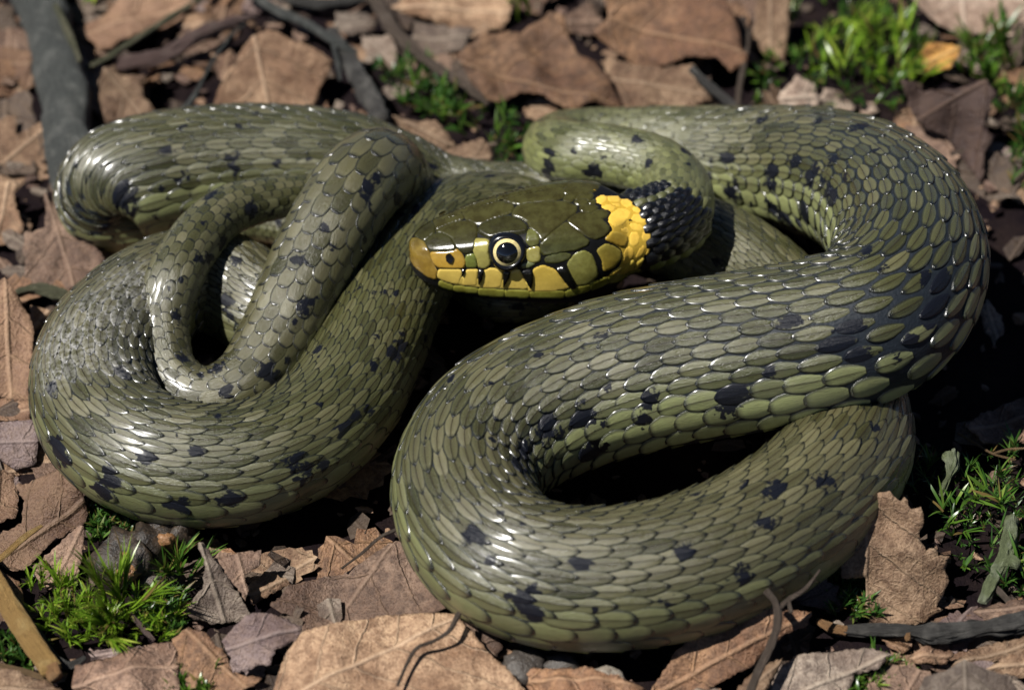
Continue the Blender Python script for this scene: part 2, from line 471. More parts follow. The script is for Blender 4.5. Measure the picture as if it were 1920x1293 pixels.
# pale rim, dark outline, dark keel line
nb = (~blackcap)[:, None, None, None]
rim = (np.clip((np.abs(Tg)-.45)/.4, 0, 1)*.35+np.clip((Ug-.7)/.2, 0, 1)*.20)[None, :, :, None]*nb
Cv = Cv*(1-rim)+(Cv*1.25+np.array((.03, .035, .015)))*rim
kl = (np.exp(-(Tg/.09)**2)[None, :, :, None]*.9*((~neck) & (~tail) & (lat < .8))[:, None, None, None])
Cv = Cv*(1-kl)+np.array((.016, .011, .006))*kl
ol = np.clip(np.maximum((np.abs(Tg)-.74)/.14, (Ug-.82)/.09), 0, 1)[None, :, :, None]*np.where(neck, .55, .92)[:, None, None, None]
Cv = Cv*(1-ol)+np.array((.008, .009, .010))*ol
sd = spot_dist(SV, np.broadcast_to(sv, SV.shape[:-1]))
sdc = spot_dist(SV[:, 4, 6], sv[:, 4, 6])
sd = .55*sd+.45*sdc[:, None, None]                         # marks keep to whole scales where they can
scf = np.zeros(SV.shape[:-1])
for (p, r) in sc_pos:
    scf = np.maximum(scf, np.clip(1.4-np.linalg.norm(SV-p, axis=-1)/r, 0, 1))
scf *= (.25+.75*np.clip(np.abs(Tg)**2+Ug**3, 0, 1))[None]
scf *= ((cig[np.clip((sv/DS).astype(int), 0, NS-1)] > 53) & (cig[np.clip((sv/DS).astype(int), 0, NS-1)] < 66))
uvv = np.stack([sv/1.0, phv*rl[:, None, None], np.broadcast_to(jit[:, 0][:, None, None]*5, sv.shape)], -1)
a0 = (np.arange(NU-1)[:, None]*NT+np.arange(NT-1)[None]).ravel()
sq = np.stack([a0, a0+NT, a0+NT+1, a0+1], 1)
NV = NU*NT

# belly plates
vr = []
for k in range(1, int(qg[-1]-3)):
    vr.append(np.interp(k+.25, qg, sg))
vr = np.array(vr)
vu = np.array([0, .3, .6, .85, .97, 1.0]); vt = np.linspace(-1, 1, 15)
VU, VT = np.meshgrid(vu, vt, indexing='ij')
vL = pitch_of(vr)*1.25
vs_ = np.clip(vr[:, None, None]+vL[:, None, None]*(VU[None]-.3), 0, sg[-1])
vph = math.pi+VT[None]*1.03+0*vs_
vh = (-.02+.035*VU[None]-.03*(VU[None] > .99)-.02*(np.abs(VT[None]) > .98))+0*vs_
VV = surf(vs_, vph, vh)
vcol = np.empty(VV.shape); vcol[:] = (.25, .29, .09)
vb = rng.random(len(vr))
dark = (vb[:, None, None] < .75) & (np.abs(VT[None]+.25*(vb[:, None, None]-.4)) < .72)
vcol[dark] = (.012, .012, .016)
b0 = (np.arange(len(vu)-1)[:, None]*len(vt)+np.arange(len(vt)-1)[None]).ravel()
vq = np.stack([b0, b0+len(vt), b0+len(vt)+1, b0+1], 1)

# ------------------------------------------------------------------ snake materials
def scale_material():
    m, nt, b = new_mat('snake_scale')
    col_ = attr(nt, 'tint', 'Color'); sd_ = attr(nt, 'spot'); sf_ = attr(nt, 'scurf')
    tv = attr(nt, 'skin', 'Vector')
    n1 = noise(nt, tv, 6, 5, .65); n2 = noise(nt, tv, 40, 3, .6); n3 = noise(nt, tv, 2.2, 3)
    c1 = mixc(nt, ramp(nt, n1, .3, .75, 0, .42), col_, mixc(nt, 1.0, col_, (.5, .45, .4), 'MULTIPLY'))
    lum = ramp(nt, math_n(nt, 'MULTIPLY', attr(nt, 'tint', 'Fac'), 1.0), .02, .08)
    c1 = mixc(nt, math_n(nt, 'MULTIPLY', lum, ramp(nt, n3, .45, .7, 0, .3)), c1, (.13, .115, .06))
    c1 = mixc(nt, math_n(nt, 'MULTIPLY', lum, ramp(nt, n2, .55, .8, 0, .35)), c1, (.17, .16, .09))
    k = math_n(nt, 'ADD', sd_, ramp(nt, n1,   .2, .8, -.75, .75))
    k = ramp(nt, k, .98, 1.04, 1, 0)
    c1 = mixc(nt, k, c1, (.006, .007, .011))
    sfm = math_n(nt, 'MULTIPLY', sf_, ramp(nt, noise(nt, tv, 11, 4, .7),   .40, .58, 0, .72))
    c1 = mixc(nt, sfm, c1, (.36, .35, .33))
    nt.links.new(c1, b.inputs['Base Color'])
    ro = ramp(nt, n1, .25, .75, .27, .56)
    ro = math_n(nt, 'ADD', ro, math_n(nt, 'MULTIPLY', sfm, .3))
    ro = math_n(nt, 'MULTIPLY', ro, ramp(nt, lum, 0, 1, .55, 1.0))
    nt.links.new(ro, b.inputs['Roughness'])
    nt.links.new(math_n(nt, 'MULTIPLY', ramp(nt, lum, 0, 1, .3, .9), ramp(nt, k, 0, 1, 1, .3)), b.inputs['Specular IOR Level'])
    st_ = N(nt, 'ShaderNodeVectorMath', operation='MULTIPLY'); st_.inputs[1].default_value = (9, 60, 1); nt.links.new(tv, st_.inputs[0])
    n5 = noise(nt, st_.outputs[0], 1.0, 3, .6)
    nt.links.new(bump(nt, math_n(nt, 'ADD', n2, math_n(nt, 'MULTIPLY', n5, 1.6)), .5, .022), b.inputs['Normal'])
    nt.links.new(math_n(nt, 'MULTIPLY', ramp(nt, lum, 0, 1, .75, .2), ramp(nt, k, 0, 1, 1, .35)), b.inputs['Coat Weight']); b.inputs['Coat Roughness'].default_value = .19
    return m
MSCALE = scale_material()
def skin_material():
    m, nt, b = new_mat('snake_skin')
    v = objvec(nt)
    n = noise(nt, v, 9, 3)
    nt.links.new(mixc(nt, n, (.006, .008, .011), (.018, .023, .030)), b.inputs['Base Color'])
    b.inputs['Roughness'].default_value = .5; b.inputs['Specular IOR Level'].default_value = .22
    nt.links.new(bump(nt, noise(nt, v, 22, 3), .5, .03), b.inputs['Normal'])
    return m
MSKIN = skin_material()

ground_pts = bv[np.argsort(bv[:, 2])[:200]]
root_o = np.array((bv[:, 0].mean(), bv[:, 1].mean(), 0.0))
snake = bpy.data.objects.new('snake', None)
snake.empty_display_size = .02
col.objects.link(snake)
snake.location = root_o*S
tag(snake, 'coiled olive green snake with a yellow and black collar, lying on dead leaves', 'snake')
body = make_obj('body', bv, bfaces, MSKIN, snake, root_o)
mh, nth, bh = new_mat('snake_head_skin')
nth.links.new(mixc(nth, noise(nth, objvec(nth), 8, 3), (.003, .003, .003), (.007, .007, .008)), bh.inputs['Base Color'])
bh.inputs['Roughness'].default_value = .45; bh.inputs['Specular IOR Level'].default_value = .2
body.data.materials.append(mh)
mi_ = np.zeros(len(bfaces), np.int32); mi_[:NSEG*(NHEAD+2)] = 1; mi_[-2] = 1
body.data.polygons.foreach_set('material_index', mi_)

# the 300 scales that show largest are parts of their own; the others stay one joined part
cen = SV[:, 4, 6]
pj = proj(cen)
Pp = proj(SV.reshape(-1, 3)).reshape(Ns, NU, NT, 2)
e1 = Pp[:, 7, 6]-Pp[:, 2, 6]; e2 = Pp[:, 4, 11]-Pp[:, 4, 1]
area = np.abs(e1[:, 0]*e2[:, 1]-e1[:, 1]*e2[:, 0])
infr = (pj[:, 0] > 0) & (pj[:, 0] < W) & (pj[:, 1] > 0) & (pj[:, 1] < H)
nrm = cen-at(s0)[0]
facing = nrm @ (-F_) > .1*rl
order = np.argsort(-area*infr*facing)
pick = []
for i in order:
    if len(pick) >= 300: break
    d = cen[i]-CAMn; L_ = np.linalg.norm(d)
    hit = bvh.ray_cast(Vector(CAMn), Vector(d/L_), L_-.25)
    if hit[0] is not None: continue
    pick.append(i)
pickset = np.zeros(Ns, bool); pickset[pick] = True
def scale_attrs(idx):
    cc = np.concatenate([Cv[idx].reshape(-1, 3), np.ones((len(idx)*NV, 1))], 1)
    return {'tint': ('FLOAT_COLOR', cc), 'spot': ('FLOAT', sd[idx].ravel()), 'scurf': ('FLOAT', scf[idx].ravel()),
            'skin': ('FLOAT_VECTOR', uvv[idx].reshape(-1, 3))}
rest = np.where(~pickset)[0]
fq = (sq[None]+(np.arange(len(rest))*NV)[:, None, None]).reshape(-1, 4)
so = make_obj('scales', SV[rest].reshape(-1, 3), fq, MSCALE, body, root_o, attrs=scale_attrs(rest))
tag(so, kind='stuff')
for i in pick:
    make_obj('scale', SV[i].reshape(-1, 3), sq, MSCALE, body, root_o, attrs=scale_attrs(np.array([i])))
nvv = len(vu)*len(vt)
fv = (vq[None]+(np.arange(len(vr))*nvv)[:, None, None]).reshape(-1, 4)
vo = make_obj('belly_scales', VV.reshape(-1, 3), fv, MSCALE, body, root_o,
  attrs={'tint': ('FLOAT_COLOR', np.concatenate([vcol.reshape(-1, 3), np.ones((len(vr)*nvv, 1))], 1)), 'spot': ('FLOAT', np.full(len(vr)*nvv, 3.0)),
         'scurf': ('FLOAT', np.zeros(len(vr)*nvv)), 'skin': ('FLOAT_VECTOR', np.stack([vs_, vph, 0*vs_], -1).reshape(-1, 3))})
tag(vo, kind='stuff')
# ------------------------------------------------------------------ head plates, eye, nostril, collar scales
c2 = lambda L: [(740+x/3.0, 300+y/3.0) for x, y in L]
c3 = lambda L: [(750+x/5.623, 330+y/5.623) for x, y in L]
c4 = lambda L: [(1000+x/5.388, 320+y/5.388) for x, y in L]
OL = (.046, .043, .012); OLD = (.030, .029, .008); OR = (.36, .17, .022); YE = (.74, .47, .075); YD = (.42, .29, .04); GY = (.26, .25, .055); YG = (.30, .27, .075); LB = (.58, .42, .09); GN = (.13, .15, .03)
PL = [ # name, outline, colour, colour at the lower edge, mirrored on the far side, height
 ('rostral', c3([(85,730),(125,658),(200,660),(250,697),(300,790),(340,920),(388,1000),(380,1085),(290,1055),(172,962),(105,862)]), (.095,.075,.018), (.36,.22,.035), 0, .02),
 ('nasal', c3([(322,800),(540,800),(600,772),(650,830),(688,915),(670,962),(560,967),(400,957),(352,900)]), (.30,.19,.03), (.42,.25,.035), 1, .025),
 ('internasal', c3([(262,692),(340,622),(430,602),(520,642),(568,710),(588,760),(560,793),(312,793)]), OLD, OLD, 0, .024),
 ('internasal', c3([(158,632),(210,560),(338,475),(372,540),(358,600),(262,684),(200,655)]), OLD, OLD, 0, .024),
 ('prefrontal', c3([(382,592),(425,548),(560,494),(700,474),(798,512),(813,560),(800,680),(773,780),(700,818),(640,788),(594,750),(545,650),(445,598)]), OL, OLD, 0, .02),
 ('prefrontal', c3([(352,470),(420,390),(510,312),(598,332),(648,382),(676,440),(560,486),(425,542),(385,560)]), OL, OL, 0, .02),
 ('frontal', c3([(604,325),(700,302),(900,268),(1100,273),(1197,310),(1187,370),(1100,408),(960,456),(830,514),(702,458),(648,370)]), OL, OL, 0, .02),
 ('supraocular', c3([(520,308),(600,210),(750,150),(900,130),(998,150),(1012,220),(978,253),(850,271),(700,297),(600,318)]), OL, OL, 0, .02),
 ('supraocular', c3([(827,588),(842,532),(960,473),(1140,428),(1270,472),(1343,540),(1338,588),(1250,607),(1100,616),(940,655)]), OLD, OLD, 0, .05),
 ('preocular', c3([(792,662),(925,672),(940,720),(918,800),(950,925),(900,967),(833,957),(818,870),(779,790)]), YG, YG, 1, .022),
 ('loreal', c3([(697,842),(768,824),(797,872),(815,957),(703,962)]), GN, GN, 1, .02),
 ('upper_labial', c3([(402,982),(638,978),(660,1030),(616,1148),(480,1110),(392,1068)]), LB, LB, 1, .02),
 ('upper_labial', c3([(692,988),(825,984),(815,1060),(810,1158),(645,1150)]), LB, LB, 1, .02),
 ('upper_labial', c3([(892,992),(960,968),(1066,988),(1084,1040),(1064,1178),(845,1178),(864,1080)]), LB, LB, 1, .02),
 ('upper_labial', c3([(1174,1002),(1258,984),(1304,1080),(1362,1196),(1116,1188),(1154,1080)]), LB, LB, 1, .02),
 ('upper_labial', c4([(4,990),(100,952),(225,1000),(312,1130),(370,1185),(200,1218),(-60,1222),(-40,1100)]), (.46,.32,.05), LB, 1, .02),
 ('upper_labial', c4([(338,940),(424,834),(520,804),(596,852),(643,980),(652,1060),(558,1145),(455,1165),(405,1080)]), (.17,.17,.045), (.20,.19,.05), 1, .022),
 ('upper_labial', c4([(636,802),(730,735),(820,764),(890,812),(885,888),(818,975),(706,1022),(697,900)]), (.24,.20,.04), (.30,.21,.03), 1, .02),
 ('postocular', c2([(752,395),(780,391),(808,430),(808,470),(772,487),(742,460)]), (.10,.105,.03), (.10,.105,.03), 1, .02),
 ('postocular', c2([(749,502),(812,487),(818,568),(762,573),(742,545)]), YG, YG, 1, .02),
 ('postocular', c2([(716,590),(768,572),(788,582),(750,604),(718,604)]), (.16,.18,.08), (.16,.18,.08), 1, .015),
 ('parietal', c2([(684,262),(750,243),(950,233),(1026,262),(1017,293),(958,337),(898,386),(826,458),(813,420),(764,384),(753,350),(704,320),(660,311)]), OL, OL, 0, .02),
 ('parietal', c2([(563,156),(660,117),(800,109),(908,116),(947,151),(956,203),(918,222),(740,241),(690,247),(592,217),(573,186)]), OL, OL, 0, .02),
 ('temporal', c4([(74,742),(162,653),(328,524),(350,534),(486,652),(564,712),(545,748),(428,796),(298,815),(112,853),(84,828)]), OL, (.06,.064,.02), 1, .02),
 ('temporal', c4([(338,512),(442,434),(560,424),(678,483),(756,560),(766,600),(718,656),(640,686),(582,676),(502,636)]), OL, OL, 1, .02),
 ('temporal', c4([(114,888),(210,838),(300,830),(385,850),(348,895),(222,934),(132,926)]), (.07,.075,.025), (.07,.075,.025), 1, .012),
 ('nape_scale', c4([(302,312),(342,224),(450,188),(526,192),(498,220),(420,268),(390,308)]), OL, OL, 0, .02),
 ('nape_scale', c4([(424,288),(492,234),(588,222),(606,258),(560,304),(530,284),(444,296)]), OL, OL, 0, .02),
 ('nape_scale', c4([(412,320),(442,296),(530,290),(556,320),(538,342),(460,347)]), OL, OL, 0, .02),
 ('nape_scale', c4([(474,370),(522,349),(600,348),(656,370),(638,392),(570,426),(482,407)]), OL, OL, 0, .02),
 ('nape_scale', c4([(585,440),(642,399),(720,404),(760,430),(738,466),(660,486),(602,468)]), OL, OL, 0, .02),
 ('nape_scale', c4([(254,140),(300,104),(438,98),(418,140),(388,177),(302,168)]), OL, OL, 0, .02),
 ('nape_scale', c4([(564,322),(612,294),(628,302),(618,338),(573,334)]), OL, OL, 0, .02),
]
for L in ([(634,272),(700,243),(746,262),(741,300),(690,337),(644,328)], [(745,258),(860,253),(885,290),(868,321),(772,317),(750,298)],
  [(890,292),(950,283),(996,312),(1000,353),(950,376),(894,352),(884,322)], [(686,357),(760,338),(845,370),(800,415),(750,396),(694,375)],
  [(775,328),(876,328),(880,362),(850,366),(795,341)], [(795,422),(862,378),(958,388),(986,420),(976,468),(898,555),(832,575),(755,520),(765,462)],
  [(1012,363),(1060,368),(1086,410),(1076,436),(1012,416),(994,390)], [(994,468),(1022,434),(1100,444),(1136,490),(1126,536),(1050,526),(985,506)],
  [(964,540),(1002,524),(1088,543),(1126,590),(1080,616),(992,597)], [(874,592),(948,564),(966,610),(946,641),(912,627)],
  [(964,650),(1002,614),(1058,624),(1081,680),(1056,747),(1020,775),(974,738)], [(1099,622),(1150,604),(1181,640),(1186,688),(1130,726),(1094,689)],
  [(914,802),(970,754),(1016,792),(1021,858),(958,936),(904,946)], [(1034,860),(1064,792),(1110,744),(1136,780),(1116,838),(1078,876),(1038,896)],
  [(1144,742),(1178,724),(1186,760),(1167,836),(1134,854),(1149,790)]):
    PL.append(('collar_scale', c4(L), YE, (.68, .45, .07), 0, .007))
PL.append(('collar_scale', c4([(724,690),(792,614),(878,624),(946,662),(956,700),(916,776),(850,756),(762,712)]), YD, (.36,.22,.03), 0, .02))
for L in ([(864,1048),(904,984),(1008,894),(1026,932),(1006,986),(930,1036)], [(1014,998),(1044,924),(1116,874),(1106,920),(1078,958),(1050,987)], [(764,1058),(824,1004),(886,964),(876,1000),(830,1046)]):
    PL.append(('collar_scale', c4(L), (.48,.36,.06), YD, 0, .025))
for L in ([(434,150),(482,103),(540,97),(558,138),(500,162)], [(562,97),(640,112),(648,148),(572,138)], [(514,168),(570,145),(638,165),(570,202)]):
    PL.append(('collar_scale', c4(L), (.62,.32,.03), YE, 0, .02))
LJ = c2([(250,686),(330,714),(470,728),(620,737),(760,742),(960,742),(1100,702),(1200,664),(1300,640),(1385,622)])
for k in range(0, 9):                                      # lower labials under the mouth line
    a, b = LJ[k], LJ[k+1]
    off = (-2.5, 10.5 if k > 1 else 7.0)
    PL.append(('lower_labial', [(a[0]+.8, a[1]+off[0]), (b[0]-.8, b[1]+off[0]), (b[0]-.8, b[1]+off[1]), (a[0]+.8, a[1]+off[1])], (.24,.22,.035), (.16,.17,.03), 1, .02))

PL.insert(0, ('lip', c3([(395,1020),(640,1045),(820,1075),(1080,1085),(1370,1110),(1700,1130),(1790,1178),(1560,1208),(1362,1203),(1110,1195),(840,1184),(616,1153),(480,1114),(390,1074)]), (.56,.40,.08), (.48,.37,.08), 1, .012))
PL.insert(0, ('collar_band', c4([(640,262),(760,247),(900,278),(1050,362),(1130,480),(1182,640),(1182,780),(1110,880),(1070,985),(990,1035),(860,1080),(720,1092),(765,1050),(885,950),(895,800),(765,715),(725,690),(800,600),(758,520),(790,420),(690,370)]), (.52,.32,.035), (.46,.32,.05), 0, .004))
BK = (.004, .004, .004)
for L in (c3([(648,980),(694,982),(676,1020),(655,1075),(650,1030)]), c3([(826,982),(892,986),(872,1080),(826,1165),(822,1060)]), c3([(1088,985),(1172,992),(1152,1080),(1082,1188),(1088,1080)]),
          c3([(1272,985),(1405,985),(1408,1100),(1384,1200),(1320,1095)]), c4([(215,985),(325,955),(398,1075),(442,1182),(372,1186),(305,1105)])):
    PL.append(('lip_bar', L, BK, BK, 1, .05))
hfaces = [f for f in bfaces[:NSEG*(NHEAD+5)]]
def cast_near(px, py):
    d = rays([(px, py)])[0]; d = d/np.linalg.norm(d)
    loc, nor, fi, dist = hbvh.ray_cast(Vector(CAMn), Vector(d))
    if loc is None:
        P = Vector(CAMn)+Vector(d)*55.5
        for _ in range(4):
            loc, nor, fi, dist = hbvh.find_nearest(P)
            t = (loc-Vector(CAMn)).dot(Vector(d)); P = Vector(CAMn)+Vector(d)*t
    return np.array(loc), np.array(nor)
hbvh = BVHTree.FromPolygons([tuple(v) for v in bv], hfaces)

def poly_dist(p, poly):
    a = poly; b = np.roll(poly, -1, 0); ab = b-a
    t = np.clip(((p[:, None]-a)*ab).sum(-1)/(ab**2).sum(-1), 0, 1)
    return np.linalg.norm(p[:, None]-(a+ab*t[..., None]), axis=-1).min(1)
def inside(p, poly):
    x, y = p[:, 0], p[:, 1]; r = np.zeros(len(p), bool); n = len(poly)
    for i in range(n):
        x1, y1 = poly[i]; x2, y2 = poly[(i+1) % n]
        c_ = ((y1 > y) != (y2 > y)) & (x < (x2-x1)*(y-y1)/((y2-y1)+1e-12)+x1)
        r ^= c_
    return r
def chaikin(p, n=2):
    for _ in range(n):
        q = np.roll(p, -1, 0)
        p = np.stack([.86*p+.14*q, .14*p+.86*q], 1).reshape(-1, 2)
    return p
def grow(p, d):
    a = np.roll(p, 1, 0); b = np.roll(p, -1, 0)
    t = b-a; t /= np.linalg.norm(t, axis=1)[:, None]+1e-9
    ar = np.sum(p[:, 0]*np.roll(p[:, 1], -1)-np.roll(p[:, 0], -1)*p[:, 1])
    n = np.stack([t[:, 1], -t[:, 0]], 1)*np.sign(ar)
    return p+n*d
def fill(poly, step):
    """triangulate a closed outline with evenly spread points inside"""
    per = []
    n = len(poly)
    for i in range(n):
        a, b = poly[i], poly[(i+1) % n]; k = max(1, int(round(np.linalg.norm(b-a)/step)))
        for t in range(k): per.append(a+(b-a)*t/k)
    per = np.array(per)
    lo, hi = per.min(0), per.max(0)
    g = np.stack(np.meshgrid(np.arange(lo[0], hi[0], step), np.arange(lo[1], hi[1], step)), -1).reshape(-1, 2)
    g[:, 0] += (np.floor((g[:, 1]-lo[1])/step+.5) % 2)*step*.5
    g = g[inside(g, per)]
    if len(g): g = g[poly_dist(g, per) > step*.45]
    return per, g
def cdt(per, inner):
    P = np.vstack([per, inner]) if len(inner) else per
    vo_, eo, fo, *_ = delaunay_2d_cdt([Vector(p) for p in P], [], [list(range(len(per)))], 1, 1e-6)
    return np.array([(v.x, v.y) for v in vo_]), [list(f) for f in fo]

def plate_material():
    m, nt, b = new_mat('head_plate')
    v = objvec(nt)
    col_ = attr(nt, 'tint', 'Color')
    n1 = noise(nt, v, 5, 5, .65); n2 = noise(nt, v, 26, 3, .6)
    pl_ = ramp(nt, attr(nt, 'tint', 'Fac'), .05, .3, 1, .32)
    c1 = mixc(nt, math_n(nt, 'MULTIPLY', pl_, ramp(nt, n1, .38, .62, 0, .8)), col_, mixc(nt, 1.0, col_, (.48, .42, .30), 'MULTIPLY'))
    c1 = mixc(nt, ramp(nt, n2, .60, .74, 0, .5), c1, mixc(nt, 1.0, col_, (.40, .35, .3), 'MULTIPLY'))
    nt.links.new(c1, b.inputs['Base Color'])
    nt.links.new(ramp(nt, n2, .2, .8, .16, .30), b.inputs['Roughness'])
    b.inputs['Specular IOR Level'].default_value = .55
    nt.links.new(bump(nt, noise(nt, v, 13, 4), .12, .02), b.inputs['Normal'])
    return m
MPLATE = plate_material()
EYE = np.array((740+633/3.0, 300+516/3.0)); EYE_R = 36.0

def local_h(P):
    d = P-H0
    return d @ hx, d @ hy, d @ hz
for (nm, out, ctop, cbot, mirror, hgt) in PL:
    poly = grow(chaikin(np.array(out), 2), {'upper_labial': 1.9, 'lip': .5, 'lip_bar': .9, 'collar_band': 1.0, 'collar_scale': 1.7}.get(nm, 2.9))
    per, inn = fill(poly, 2.6)
    P2, F2 = cdt(per, inn)
    dd = poly_dist(P2, per)
    yy = (P2[:, 1]-P2[:, 1].min())/max(1e-6, np.ptp(P2[:, 1]))
    if nm in ('upper_labial', 'lower_labial'): hgt *= .72
    V3 = []
    wdt = 4.6
    prof = np.clip(dd/wdt, 0, 1); prof = np.sqrt(1-(1-prof)**2)
    for p, pr in zip(P2, prof):
        loc, nor = cast_near(*p)
        V3.append(loc+nor*(hgt*pr*1.15-.012*(pr < .02)))
    V3 = np.array(V3)
    if nm == 'supraocular' and hgt > .04:                  # brow stands over the eye
        pass
    tint = np.array(ctop)[None]*(1-yy[:, None])+np.array(cbot)[None]*yy[:, None]
    at_ = {'tint': ('FLOAT_COLOR', np.concatenate([tint, np.ones((len(tint), 1))], 1))}
    # winding towards the outside
    f = F2[0]; n0 = np.cross(V3[f[1]]-V3[f[0]], V3[f[2]]-V3[f[0]])
    if np.dot(n0, -F_) < 0: F2 = [q[::-1] for q in F2]
    make_obj(nm, V3, F2, MPLATE, body, root_o, attrs=at_)
    if mirror and nm not in ('nasal', 'preocular', 'postocular', 'loreal'):
        x_, y_, z_ = local_h(V3)
        M3 = H0+np.outer(x_, hx)-np.outer(y_, hy)+np.outer(z_, hz)
        make_obj(nm, M3, [q[::-1] for q in F2], MPLATE, body, root_o, attrs=at_)

# eyes
def plain(name, c_, rough, spec=.5, coat=0, nz=0):
    m, nt, b = new_mat(name)
    if nz:
        n = noise(nt, objvec(nt), 30, 4, .7)
        nt.links.new(mixc(nt, ramp(nt, n, .3, .7), tuple(x*(1-nz) for x in c_), tuple(min(1, x*(1+nz)) for x in c_)), b.inputs['Base Color'])
    else:
        b.inputs['Base Color'].default_value = (*c_, 1)
    b.inputs['Roughness'].default_value = rough
    b.inputs['Specular IOR Level'].default_value = spec
    if coat: b.inputs['Coat Weight'].default_value = coat; b.inputs['Coat Roughness'].default_value = .03
    return m
MPUP = plain('pupil_black', (.003, .003, .003), .06, .7, 1)
MIRI = plain('iris_cream', (.60, .49, .22), .25, .5, 1, .35)
MRIM = plain('eye_rim_black', (.004, .004, .005), .22, .6)
MNOS = plain('nostril_black', (.004, .003, .003), .3)
def disc_cap(c_, n_, e1, e2, r0, r1, bulge, lift, nring=6, nseg=40, wob=0):
    """ring-shaped piece of a dome between radius r0 and r1"""
    vs3, fs = [], []
    for i in range(nring+1):
        r = r0+(r1-r0)*i/nring
        for k in range(nseg):
            a = 2*math.pi*k/nseg
            rr_ = r*(1+wob*math.sin(5*a+1)*(i in (0, nring))+wob*.6*math.sin(9*a))
            vs3.append(c_+e1*math.cos(a)*rr_+e2*math.sin(a)*rr_+n_*(lift+bulge*(1-(r/r_dome)**2)))
    for i in range(nring):
        for k in range(nseg):
            a, b = i*nseg+k, i*nseg+(k+1) % nseg
            fs.append([a, b, b+nseg, a+nseg])
    if r0 == 0: pass
    return np.array(vs3), fs
ec, en = cast_near(*EYE)
view = (CAMn-ec)/np.linalg.norm(CAMn-ec)
en = en*.55+view*.45; en /= np.linalg.norm(en)
e1 = hx-en*np.dot(hx, en); e1 /= np.linalg.norm(e1); e2 = np.cross(en, e1)
u_px = 1/100.0/mag(ec)
r_dome = 30*u_px
eye_parts = []
rim_v, rim_f = [], []
prof_r = [(24, .05), (26.5, .07), (29, .078), (32, .066), (35.5, .02), (38, -.06)]
for i, (r, hgt) in enumerate(prof_r):
    for k in range(40):
        a = 2*math.pi*k/40
        rr_ = r*u_px*(1+.05*math.sin(3*a+.5)*(i > 2))
        rim_v.append(ec+e1*math.cos(a)*rr_+e2*math.sin(a)*rr_+en*hgt)
for i in range(len(prof_r)-1):
    for k in range(40):
        a, b = i*40+k, i*40+(k+1) % 40
        rim_f.append([a, b, b+40, a+40])
pup = disc_cap(ec, en, e1, e2,   .0005, 20.3*u_px, .16, .03)
iri = disc_cap(ec, en, e1, e2, 20.1*u_px, 27.0*u_px, .16, .028, wob=.008)
eyec = ec-en*.02
def mirror_pts(V):
    x_, y_, z_ = local_h(V); return H0+np.outer(x_, hx)-np.outer(y_, hy)+np.outer(z_, hz)
for mir in (0, 1):
    g = (lambda V: mirror_pts(np.array(V))) if mir else (lambda V: np.array(V))
    fl = (lambda F: [q[::-1] for q in F]) if mir else (lambda F: F)
    if mir: g = lambda V: mirror_pts(np.array(V))+np.outer(np.ones(len(V)), hy*.26-hz*.08)
    eo_ = make_obj('eye', g(iri[0]), fl(iri[1]), MIRI, snake, root_o)
    make_obj('pupil', g(pup[0]), fl(pup[1]), MPUP, eo_, root_o)
    make_obj('eye_rim', g(rim_v), fl(rim_f), MRIM, eo_, root_o)
nc, nnv = cast_near(750+527/5.623, 330+855/5.623)
n1_ = hx-nnv*np.dot(hx, nnv); n1_ /= np.linalg.norm(n1_); n2_ = np.cross(nnv, n1_)
r_dome = 10*u_px
nosv, nosf = disc_cap(nc, nnv, n1_*.8, n2_*1.1, .0005, 9.0*u_px, -.012, .062, wob=.04)
for mir in (0, 1):
    make_obj('nostril', mirror_pts(nosv) if mir else nosv, [q[::-1] for q in nosf] if mir else nosf, MNOS, snake, root_o)
# ------------------------------------------------------------------ ground
rnd = random.Random(11)
def wob(x, y, seed, f=1.0, n=5):
    r = np.random.default_rng(seed); o = 0
    for k in range(n):
        a = r.uniform(0, 6.28); w = f*(.5+r.random()*1.6); o = o+np.sin((x*math.cos(a)+y*math.sin(a))*w+r.uniform(0, 6.28))/(n**.5)
    return o
def soil_material():
    m, nt, b = new_mat('dark_soil')
    v = objvec(nt)
    n1 = noise(nt, v, 1.2, 6, .7); n2 = noise(nt, v, 8, 5, .7)
    c = mixc(nt, ramp(nt, n1, .35, .7), (.0045, .0025, .0045), (.016, .010, .009))  # darker tone tinged purple: the purple cast of shadows painted into the soil
    c = mixc(nt, ramp(nt, n2, .6, .75, 0, .6), c, (.035, .022, .014))
    nt.links.new(c, b.inputs['Base Color'])
    b.inputs['Roughness'].default_value = .9; b.inputs['Specular IOR Level'].default_value = .08
    nt.links.new(bump(nt, n2, .8, .15), b.inputs['Normal'])
    return m
MSOIL = soil_material()
gx = np.concatenate([[-3000, -400, -120, -60], np.linspace(-30, 30, 151), [60, 120, 400, 3000]])
gy = np.concatenate([[-3000, -400, -120, -60], np.linspace(-30, 36, 165), [60, 120, 400, 3000]])
GX, GY = np.meshgrid(gx, gy, indexing='ij')
GZ = -.16+.10*wob(GX, GY, 3, .8)+.07*wob(GX, GY, 4, 2.4)
GZ = np.minimum(GZ, -.02); GZ[np.abs(GX) > 40] = -.2; GZ[np.abs(GY) > 45] = -.2
def gz_at(x, y): return float(min(-.02, -.16+.10*wob(x, y, 3, .8)+.07*wob(x, y, 4, 2.4)))
gv = np.stack([GX, GY, GZ], -1).reshape(-1, 3); n2g = len(gy)
a_ = (np.arange(len(gx)-1)[:, None]*n2g+np.arange(n2g-1)[None]).ravel()
gnd = make_obj('ground', gv, np.stack([a_, a_+n2g, a_+n2g+1, a_+1], 1), MSOIL, origin=np.zeros(3))
tag(gnd, kind='structure')

